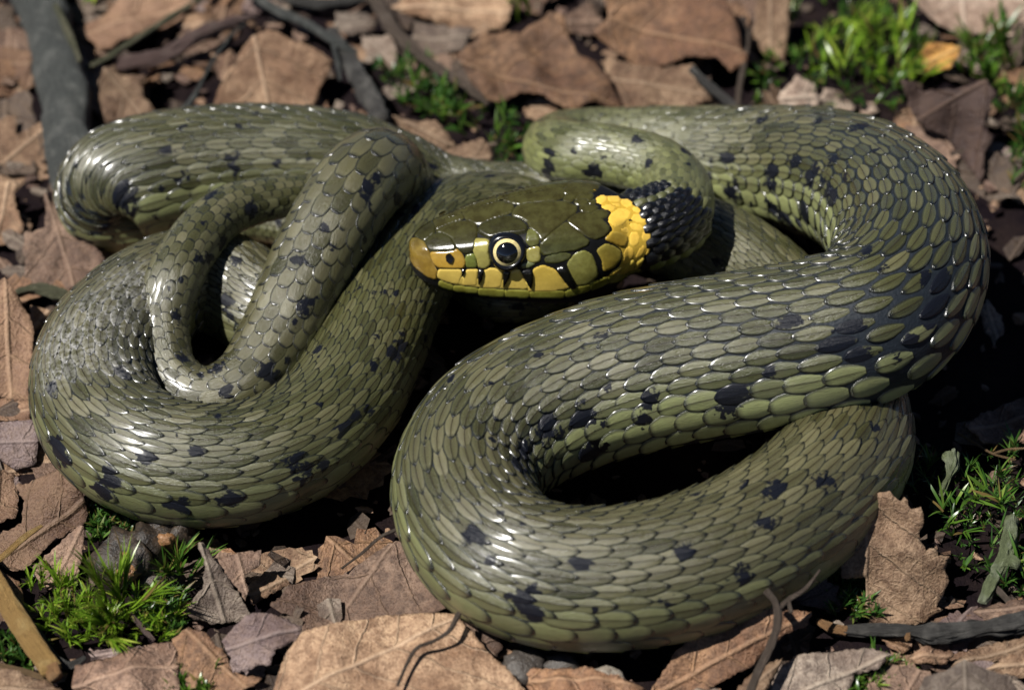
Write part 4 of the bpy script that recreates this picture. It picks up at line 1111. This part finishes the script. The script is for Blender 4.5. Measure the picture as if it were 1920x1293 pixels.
twig('twig', 'short purplish grey twig poking out above the right coil', 'twig', 'dark', [(1296,128,.8,.085),(1330,162,.6,.09),(1365,192,.4,.085),(1400,225,.25,.07)], 11)
twig('twig', 'thin brown stem under the narrow tan leaf behind the right coil', 'twig', 'brown', [(1405,60,.5,.05),(1395,120,.5,.055),(1385,175,.35,.06),(1382,215,.2,.05)], 12)
twig('moss_stem', 'short green mossy stem between pinkish leaf and left coil', 'stem', 'green', [(20,552,.25,.07),(60,540,.3,.10),(100,548,.35,.11),(140,560,.3,.09)], 13, .2)
twig('curved_twig', 'curved brown twig with a side shoot, in front of the front coil', 'twig', 'brown', [(1400,1320,.55,.075),(1420,1262,.85,.07),(1446,1208,1.1,.07),(1459,1165,1.3,.068),(1455,1130,1.45,.062),(1436,1106,1.6,.065)], 14, .1,
     [('side_shoot', 'brown', [(1456,1142,1.38,.05),(1482,1122,1.4,.05),(1508,1105,1.42,.035),(1537,1068,1.5,.022)]), ('bud', 'brown', [(1478,1126,1.4,.03),(1484,1148,1.3,.035)])])
twig('dark_twig', 'dark bark twig with a pale broken end, lying beside the upright leaf', 'twig', 'dark', [(1583,1181,.22,.09),(1640,1181,.25,.10),(1700,1182,.28,.12),(1750,1188,.3,.16),(1830,1180,.32,.15),(1925,1166,.35,.16),(2000,1150,.35,.16)], 15, .16,
     [('broken_end', 'wood', [(1532,1163,.2,.05),(1560,1176,.22,.085),(1588,1182,.22,.085)]), ('knot', 'wood', [(1702,1190,.36,.05),(1703,1198,.42,.04)])])
twig('straw_stalk', 'split yellow straw stalk lying over the grey twig by the bright moss', 'stalk', 'straw', [(-60,1010,.4,.19),(0,1108,.48,.19),(45,1180,.5,.19),(98,1258,.42,.185)], 16, .05,
     [('split_end', 'wood', [(96,1252,.44,.16),(106,1270,.40,.12)])], flat=.8)
twig('twig', 'dark grey twig pressed under the yellow straw stalk', 'twig', 'dark', [(-30,1080,.3,.10),(20,1125,.35,.13),(60,1180,.3,.12),(90,1222,.25,.09),(130,1247,.2,.07),(160,1232,.22,.045)], 17, .14)
twig('straw_strip', 'flat tan straw strip lying on the broad red brown leaf', 'straw', 'straw', [(-40,1075,.55,.07),(0,1046,.6,.07),(45,1008,.62,.06),(78,985,.6,.04)], 18, .1, flat=.5)
twig('twig', 'thin buff twig in front of the yellow straw stalk', 'twig', 'thread', [(-40,1238,.3,.05),(20,1252,.32,.05),(70,1266,.3,.05),(100,1280,.25,.04)], 19)
twig('leaf_stalk', 'thin dark leaf stalk curving across the largest tan leaf', 'stalk', 'brown', [(860,1150,1.2,.05),(842,1182,1.15,.034),(815,1200,1.1,.03),(782,1214,1.05,.03),(765,1240,.95,.026),(745,1285,.8,.024)], 20)
twig('leaf_stalk', 'thin dark stalk at the tip of the large pinkish leaf', 'stalk', 'brown', [(640,1065,.5,.02),(680,1035,.6,.025),(715,1005,.7,.03),(748,990,.75,.03)], 21)
twig('thread_stalk', 'thread thin yellow stalk hanging below the holed pinkish leaf', 'stalk', 'thread', [(1796,812,.4,.02),(1830,832,.4,.022),(1862,850,.35,.022),(1905,862,.35,.02)], 22)
twig('thread_stalk', 'thread thin yellow stalk touching the underside of the holed pinkish leaf', 'stalk', 'thread', [(1862,850,.35,.02),(1890,842,.4,.02),(1925,840,.4,.02)], 25)
twig('twig', 'grey brown twig tip in the right moss beside the pale stems', 'twig', 'brown', [(1868,1102,.25,.05),(1890,1125,.2,.05),(1905,1142,.15,.04)], 26)
twig('pale_stem', 'pale flat moss covered stem with a forked foot, in the right moss', 'stem', 'lichen', [(1842,1130,.15,.07),(1862,1085,.3,.10),(1880,1050,.4,.13),(1893,1000,.5,.11),(1898,970,.55,.08)], 23, .2,
     [('fork', 'lichen', [(1872,1062,.35,.09),(1895,1052,.45,.10),(1910,1058,.5,.08)])])
twig('pale_stem', 'short pale green stem widening upward, next to the front coil and right moss', 'stem', 'lichen', [(1750,955,.2,.09),(1765,925,.35,.08),(1780,895,.45,.05),(1788,872,.55,.14),(1785,850,.6,.18)], 24, .25)
twig('fallen_pine_needle', 'tiny tan stick between the moss and the rolled leaf rim', 'twig', 'red', [(245,1150,.35,.03),(270,1180,.3,.05),(290,1200,.25,.03)], 27)

def stone_mesh(c, rx, ry, rz, seed, sub=3, amp=.18, f=1.6):
    bm = bmesh.new(); bmesh.ops.create_icosphere(bm, subdivisions=sub, radius=1.0)
    V = np.array([v.co for v in bm.verts]); F = [[v.index for v in q.verts] for q in bm.faces]; bm.free()
    d = 1+amp*(wob(V[:, 0]*f+V[:, 2], V[:, 1]*f-V[:, 2]*.6, seed, 1.4)+.5*wob(V[:, 0]*f*2.4, V[:, 1]*f*2.4+V[:, 2]*3, seed+5, 1.5))
    V = V*d[:, None]*np.array((rx, ry, rz))
    return V+np.array(c), F
def stone_material(name, a, b_, c):
    m, nt, b = new_mat(name)
    v = objvec(nt, True); n1 = noise(nt, v, 2.5, 5, .65); n2 = noise(nt, v, 14, 4, .7)
    cc = mixc(nt, ramp(nt, n1, .35, .65), a, b_); cc = mixc(nt, ramp(nt, n2, .5, .7, 0, .7), cc, c)
    nt.links.new(cc, b.inputs['Base Color']); b.inputs['Roughness'].default_value = .45
    nt.links.new(bump(nt, math_n(nt, 'ADD', n1, math_n(nt, 'MULTIPLY', n2, .5)), .8, .08), b.inputs['Normal'])
    return m
SM = {'grey': stone_material('pebble_grey', (.060, .050, .042), (.028, .023, .020), (.11, .092, .075)), 'white': stone_material('pebble_pale', (.34, .31, .26), (.22, .18, .14), (.40, .38, .33)),
      'clod': stone_material('clod_brown', (.032, .022, .014), (.012, .009, .007), (.085, .055, .032)), 'amber': stone_material('clod_amber', (.26, .13, .055), (.17, .085, .035), (.12, .07, .035))}
def stone(name, label, cat, key, px, py, z, rx, ry, rz, seed, **kw):
    V, F = stone_mesh(unproj(px, py, z), rx, ry, rz, seed, **kw)
    return tag(make_obj(name, V, F, SM[key]), label, cat)
stone('pebble', 'grey pebble under the front coil beside the largest tan leaf', 'pebble', 'grey', 982, 1250, .2, .44, .34, .26, 41)
stone('pebble', 'dark grey pebble touching the grey pebble under the front coil', 'pebble', 'grey', 1050, 1248, .15, .30, .28, .24, 42)
stone('pebble', 'small whitish pebble behind the crumpled tan leaf', 'pebble', 'white', 1130, 1272, .22, .30, .22, .18, 43, amp=.26)
# the dark clod in front of the left coil
c0 = unproj(245, 1050, .3)
cl_e = bpy.data.objects.new('clod', None); cl_e.empty_display_size = .005; col.objects.link(cl_e)
co_ = np.array((c0[0], c0[1], -.05)); cl_e.location = co_*S
tag(cl_e, 'dark wet clod of rotten debris in front of the left coil', 'clod')
for i, (px, py, z, rx, ry, rz, k, nm_) in enumerate([(245,1050,.32,.62,.5,.42,'clod','lump'), (282,1020,.4,.4,.36,.34,'clod','lump'), (325,1005,.35,.42,.34,.36,'clod','lump'), (213,1062,.25,.34,.3,.3,'clod','lump'),
    (243,1072,.45,.22,.14,.10,'amber','amber_chip'), (236,1046,.62,.10,.08,.09,'amber','amber_chip'), (312,1012,.6,.16,.12,.14,'amber','amber_chip'), (290,1095,.15,.4,.3,.2,'clod','lump')]):
    V, F = stone_mesh(unproj(px, py, z), rx, ry, rz, 60+i, amp=.26, f=2.4)
    make_obj(nm_, V, F, SM[k], cl_e, co_)

# ------------------------------------------------------------------ moss and grass
def moss_material(name, a, b_, c):
    m, nt, b = new_mat(name)
    rn = attr(nt, 'rnd'); v = objvec(nt)
    cc = mixc(nt, ramp(nt, rn, 0, .6), a, b_); cc = mixc(nt, ramp(nt, rn, .70, .86), cc, c); cc = mixc(nt, ramp(nt, rn, .90, .93), cc, (.15, .105, .035))
    nt.links.new(cc, b.inputs['Base Color']); b.inputs['Roughness'].default_value = .32
    b.inputs['Specular IOR Level'].default_value = .5
    b.inputs['Subsurface Weight'].default_value = 0
    b.inputs['Transmission Weight'].default_value = 0
    tr = nt.nodes.new('ShaderNodeBsdfTranslucent'); nt.links.new(cc, tr.inputs['Color'])
    mx = nt.nodes.new('ShaderNodeMixShader'); mx.inputs[0].default_value = .3
    out = nt.nodes['Material Output']
    nt.links.new(b.outputs[0], mx.inputs[1]); nt.links.new(tr.outputs[0], mx.inputs[2]); nt.links.new(mx.outputs[0], out.inputs['Surface'])
    return m
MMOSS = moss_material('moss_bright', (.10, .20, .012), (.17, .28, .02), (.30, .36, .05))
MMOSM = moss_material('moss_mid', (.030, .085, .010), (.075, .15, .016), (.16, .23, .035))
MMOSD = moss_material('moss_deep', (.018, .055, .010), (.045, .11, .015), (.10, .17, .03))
def blades(bases, dirs, lens, wid, bend, seed):
    g = np.random.default_rng(seed); n = len(bases); K = 5
    up_ = np.array((0, 0, 1.0))
    d = dirs/np.linalg.norm(dirs, axis=1)[:, None]
    sdv = np.cross(d, up_)+g.normal(0, .25, (n, 3)); sdv /= np.linalg.norm(sdv, axis=1)[:, None]+1e-9
    bd = np.cross(sdv, d)
    V = np.zeros((n, K, 2, 3))
    for k in range(K):
        t = k/(K-1)
        c = bases+d*(lens*t)[:, None]-bd*(bend*lens*t*t)[:, None]
        w = wid*(math.sin(math.pi*(.25+.75*t))**.8 if k < K-1 else .02)
        V[:, k, 0] = c+sdv*w[:, None]*.5; V[:, k, 1] = c-sdv*w[:, None]*.5+bd*0
    b0 = []
    for k in range(K-1): b0.append((2*k, 2*k+1, 2*k+3, 2*k+2))
    F = (np.array(b0)[None]+(np.arange(n)*K*2)[:, None, None]).reshape(-1, 4)
    r_ = np.repeat(g.random(n), K*2)
    return V.reshape(-1, 3), F, r_
def moss_patch(label, poly, shoots, lo, hi, mat, seed, per=12, spread=.55, wid=.05, upz=1.0, zb=0.0):
    g = np.random.default_rng(seed); pl = np.array(poly, float); B, D, L = [], [], []
    mn, mx_ = pl.min(0), pl.max(0); cnt = 0
    while cnt < shoots:
        q = mn+(mx_-mn)*g.random(2)
        if not inside(q[None], pl)[0]: continue
        cnt += 1
        b = unproj(q[0], q[1], zb+.02); h = g.uniform(lo, hi); ax_ = np.array((g.normal(0, .35), g.normal(-.1, .35), upz)); ax_ /= np.linalg.norm(ax_)
        m_ = int(per*g.uniform(.6, 1.4))
        for k in range(m_):
            t = g.random()**.7
            a = g.uniform(0, 6.283); o = np.array((math.cos(a), math.sin(a), 0))
            B.append(b+ax_*h*.55*t); D.append(ax_*(1-.2*t)+o*spread*g.uniform(.3, 1.2)); L.append(h*g.uniform(.35, .75))
    B, D, L = np.array(B), np.array(D), np.array(L)
    V, F, r_ = blades(B, D, L, wid*g.uniform(.5, 1.3, len(B)), g.uniform(-.1, .5, len(B)), seed+1)
    return tag(make_obj('moss', V, F, mat, attrs={'rnd': ('FLOAT', r_)}), label, 'moss', kind='stuff')
moss_patch('bright yellow green moss between the straw stalk and the dark clod', [(40,1090),(110,1075),(150,1130),(200,1140),(300,1130),(335,1150),(320,1212),(240,1205),(150,1222),(90,1190),(55,1130)], 95, .28, .72, MMOSS, 100, 16, .34, .036)
moss_patch('bright yellow green moss between the straw stalk and the dark clod', [(130,1100),(200,1110),(240,1150),(230,1200),(180,1200),(140,1160)], 10, 1.0, 1.5, MMOSS, 101, 40, .10, .045)
moss_patch('dark green moss left of the straw stalk', [(-40,1180),(20,1190),(70,1240),(60,1262),(-40,1262)], 60, .25, .5, MMOSD, 102)
moss_patch('dark green moss beside the stalked grey brown leaf', [(265,1110),(330,1115),(350,1170),(330,1200),(260,1190)], 90, .2, .45, MMOSD, 103, 14, .8, .04)
moss_patch('tall green moss shoots arching beside the dark clod', [(285,1085),(320,1060),(345,1070),(350,1100),(300,1110)], 9, .6, 1.0, MMOSM, 104, 22, .2, .05)
moss_patch('dark green moss right of the upright leaf', [(1690,880),(1760,860),(1925,850),(1985,900),(1985,1110),(1900,1125),(1830,1125),(1795,1050),(1770,970),(1700,930)], 90, .2, .6, MMOSD, 105, 13, .7, .035)
moss_patch('glossy green moss stars right of the upright leaf', [(1730,940),(1800,930),(1910,940),(1920,1080),(1810,1090),(1790,1030)], 12, .4, .9, MMOSM, 106, 9, .9, .06)
moss_patch('dark green moss in the gap behind the upright leaf', [(1560,1085),(1630,1065),(1640,1165),(1565,1165)], 60, .2, .45, MMOSD, 107)
moss_patch('bright green moss behind the right coil', [(1455,70),(1560,20),(1680,40),(1740,110),(1710,200),(1560,195),(1450,200),(1395,205)], 48, .3, .85, MMOSM, 108, 10, .5, .055)
moss_patch('bright green moss behind the right coil', [(1540,60),(1620,40),(1730,90),(1720,170),(1600,170),(1500,150)], 40, .5, 1.1, MMOSS, 119, 9, .4, .06)
moss_patch('deep green moss behind the right coil', [(1440,40),(1560,-10),(1700,0),(1760,110),(1700,215),(1400,215)], 50, .25, .6, MMOSD, 109, 11, .6, .06)
moss_patch('bright green grass tuft beyond the maroon leaf', [(1805,90),(1900,80),(1930,180),(1860,185),(1810,150)], 34, .4, 1.1, MMOSM, 110, 8, .4, .09)
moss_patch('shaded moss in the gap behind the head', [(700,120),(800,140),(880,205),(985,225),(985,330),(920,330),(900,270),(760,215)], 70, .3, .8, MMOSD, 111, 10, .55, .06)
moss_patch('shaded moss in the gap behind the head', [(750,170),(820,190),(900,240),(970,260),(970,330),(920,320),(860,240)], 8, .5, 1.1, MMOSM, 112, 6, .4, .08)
moss_patch('green moss at the outer edge of the litter beside the right coil', [(1875,200),(1985,190),(1985,370),(1890,360)], 60, .4, .9, MMOSD, 113)
moss_patch('small dark green moss under the front of the left coil', [(150,955),(240,985),(330,1000),(280,1012),(170,1025)], 70, .18, .4, MMOSD, 114)
moss_patch('wet green moss beneath the orange tan leaf', [(325,1255),(395,1268),(400,1330),(330,1330)], 34, .25, .5, MMOSM, 115)
moss_patch('small green moss beside the pale grey flat leaf', [(1595,1250),(1660,1232),(1700,1262),(1680,1310),(1600,1310)], 44, .2, .45, MMOSM, 116, 10, .7, .04)
moss_patch('sparse grass shoots beyond the mottled brown leaf', [(955,-20),(1010,-20),(1010,45),(970,50)], 8, .7, 1.2, MMOSS, 117, 5, .3, .12)
moss_patch('sparse grass shoots beyond the thick grey stick', [(140,-20),(190,-20),(185,25),(150,25)], 10, .7, 1.2, MMOSS, 118, 5, .3, .12)

# ------------------------------------------------------------------ crumbs and outlying litter
def fragments(name, label, n, area, size, zr, mats, seed, ovate=False, avoid=None):
    g = np.random.default_rng(seed); V, F, lu = [], [], []
    cnt = 0
    while cnt < n:
        x = g.uniform(area[0], area[1]); y = g.uniform(area[2], area[3])
        if avoid is not None and avoid(x, y): continue
        cnt += 1
        s_ = g.uniform(*size); a0_ = g.uniform(0, 6.283)
        nrm_ = np.array((g.normal(0, .35), g.normal(-.1, .35), 1.0)); nrm_ /= np.linalg.norm(nrm_)
        ax_ = np.array((math.cos(a0_), math.sin(a0_), 0)); ax_ -= nrm_*ax_.dot(nrm_); ax_ /= np.linalg.norm(ax_); bx_ = np.cross(nrm_, ax_)
        c = np.array((x, y, g.uniform(*zr)))
        m_ = 22 if ovate else int(g.integers(5, 9))
        pts = []
        for k in range(m_):
            t = 2*math.pi*k/m_
            if ovate:
                rr_ = .5*(1+.12*math.cos(t))*(1+.07*(k % 2)); p = (math.cos(t)*s_*rr_, math.sin(t)*s_*rr_*.72)
            else:
                rr_ = g.uniform(.55, 1.0)*.5; p = (math.cos(t)*s_*rr_, math.sin(t)*s_*rr_*g.uniform(.5, .9))
            pts.append(p)
        cu = g.normal(0, .25)/max(s_, .3)
        base_ = len(V); V.append(c+nrm_*.04*s_); lu.append((0, 0, 0))
        for p in pts:
            V.append(c+ax_*p[0]+bx_*p[1]+nrm_*(cu*p[1]**2+.05*g.normal()*s_)); lu.append((p[0], p[1], 0))
        for k in range(m_): F.append([base_, base_+1+k, base_+1+(k+1) % m_])
    o = make_obj(name, V, F, mats[0], attrs={'leafuv': ('FLOAT_VECTOR', lu)})
    for mm in mats[1:]: o.data.materials.append(mm)
    g2 = np.random.default_rng(seed+1)
    mi = g2.integers(0, len(mats), cnt); k_ = len(F)
    fi_ = np.zeros(k_, np.int32); pos = 0; base_of = {}
    cur = -1; last = None; out_ = []
    for q in F:
        if q[0] != last: cur += 1; last = q[0]
        out_.append(int(mi[cur % len(mi)]))
    o.data.polygons.foreach_set('material_index', out_)
    return tag(o, label, 'leaf litter', kind='stuff')
def carpet(name, label, n, ok, size, zr, mats, seed, area):
    g = np.random.default_rng(seed); V, F, lu, mi = [], [], [], []
    cnt = tries = 0
    while cnt < n and tries < 60000:
        tries += 1
        x = g.uniform(area[0], area[1]); y = g.uniform(area[2], area[3])
        if not ok(x, y): continue
        cnt += 1; mk = int(g.integers(len(mats)))
        L = g.uniform(*size); a0_ = g.uniform(0, 6.283); wd = g.uniform(.45, .75)
        nrm_ = np.array((g.normal(0, .28), g.normal(-.15, .30), 1.0)); nrm_ /= np.linalg.norm(nrm_)
        ax_ = np.array((math.cos(a0_), math.sin(a0_), 0)); ax_ -= nrm_*ax_.dot(nrm_); ax_ /= np.linalg.norm(ax_); bx_ = np.cross(nrm_, ax_)
        c = np.array((x, y, g.uniform(*zr))); m_ = 34; cu = g.normal(0, .5)/L; cv = g.normal(0, .35)/L; sd_ = int(g.integers(1e6))
        cut = g.uniform(.25, 1.0); cph = g.uniform(0, 6.283); base_ = len(V)
        tears = [(g.uniform(0, 6.283), g.uniform(.15, .35), g.uniform(.2, .6)) for _ in range(int(g.integers(0, 4)))]
        def put(p):
            h = cu*p[1]**2+cv*p[0]**2+.07*float(wob(p[0], p[1], sd_, 1.6))+.03*float(wob(p[0], p[1], sd_+1, 5))
            V.append(c+ax_*p[0]+bx_*p[1]+nrm_*h); lu.append((p[0], p[1], 0))
        put((0, 0))
        for rr_ in (.4, .75, 1.0):
            for k in range(m_):
                t = 2*math.pi*k/m_
                w_ = .5*(1+.15*math.cos(t))
                if rr_ == 1.0: w_ *= 1+.05*((k % 2)*2-1)+.04*g.normal()
                for (ta, tw, td) in tears:
                    d_ = abs((t-ta+math.pi) % (2*math.pi)-math.pi)
                    if d_ < tw: w_ *= 1-td*(1-d_/tw)
                if math.cos(t-cph) > cut: w_ *= cut/math.cos(t-cph)
                put((math.cos(t)*L*w_*rr_, math.sin(t)*L*w_*rr_*wd*1.3))
        for k in range(m_): F.append([base_, base_+1+k, base_+1+(k+1) % m_]); mi.append(mk)
        for q in range(2):
            for k in range(m_):
                a, b = base_+1+q*m_+k, base_+1+q*m_+(k+1) % m_
                F.append([a, a+m_, b+m_, b]); mi.append(mk)
    o = make_obj(name, V, F, mats[0], attrs={'leafuv': ('FLOAT_VECTOR', lu)})
    for mm in mats[1:]: o.data.materials.append(mm)
    o.data.polygons.foreach_set('material_index', mi)
    return tag(o, label, 'leaf litter', kind='stuff')
BARE = [np.array(q, float) for q in ([(1650,380),(1990,380),(1990,735),(1700,840),(1600,760)], [(430,880),(760,860),(800,1010),(640,1060),(500,1040)], [(690,110),(1000,190),(1000,340),(760,240)], [(1390,-40),(1700,-40),(1760,150),(1700,230),(1390,230)],
   [(1690,850),(1990,840),(1990,1120),(1690,1120)], [(-20,1020),(400,1000),(400,1250),(20,1250)], [(820,380),(1500,380),(1600,1000),(820,1000)], [(1000,1180),(1300,1180),(1290,1255),(1000,1245)], [(1520,860),(1660,1000),(1640,1165),(1540,1165)])]
def carpet_ok(x, y):
    p = proj(np.array((x, y, .05)))
    if not (-60 < p[0] < W+60 and -60 < p[1] < H+60): return False
    return not any(inside(p[None], q)[0] for q in BARE)
def in_frame(x, y):
    p = proj(np.array((x, y, .1))); return -90 < p[0] < W+90 and -70 < p[1] < H+70
fragments('leaf_crumbs', 'dark crumbs of rotted leaves scattered over the soil', 2200, (-16, 16, -13, 17), (.10, .42), (-.12, .06), [LM['dark'], LM['maroon'], LM['brown']], 201)
fragments('leaf_crumbs', 'dark crumbs of rotted leaves scattered over the soil', 500, (-16, 16, -13, 17), (.4, 1.1), (-.1, .02), [LM['dark'], LM['maroon'], LM['dark'], LM['brown']], 202)
fragments('leaf_crumbs', 'dark crumbs of rotted leaves scattered over the soil', 420, (-13, 13, -11, 15), (.25, 1.0), (-.04, .12), [LM['brown'], LM['grey'], LM['orange'], LM['pink'], LM['dark']], 204, False, lambda x, y: not carpet_ok(x, y))
carpet('leaf_litter', 'layer of dead brown leaf pieces lying under the larger leaves', 230, carpet_ok, (.8, 2.1), (-.05, .08), [LM['brown'], LM['grey'], LM['dark'], LM['orange'], LM['pink'], LM['tan'], LM['mauve']], 301, (-13, 13, -11, 15))
fragments('leaf_litter', 'dead brown leaves spread around the snake', 300, (-60, 60, -45, 60), (2.2, 4.6), (.0, .5), [LM['brown'], LM['tan'], LM['pink'], LM['grey'], LM['dark']], 203, True, in_frame)
carpet('leaf_litter', 'dead brown leaves spread around the snake', 620, lambda x, y: not in_frame(x, y), (1.2, 3.6), (-.02, .25), [LM['brown'], LM['grey'], LM['orange'], LM['pink'], LM['tan'], LM['mauve'], LM['dark']], 302, (-34, 34, -26, 34))
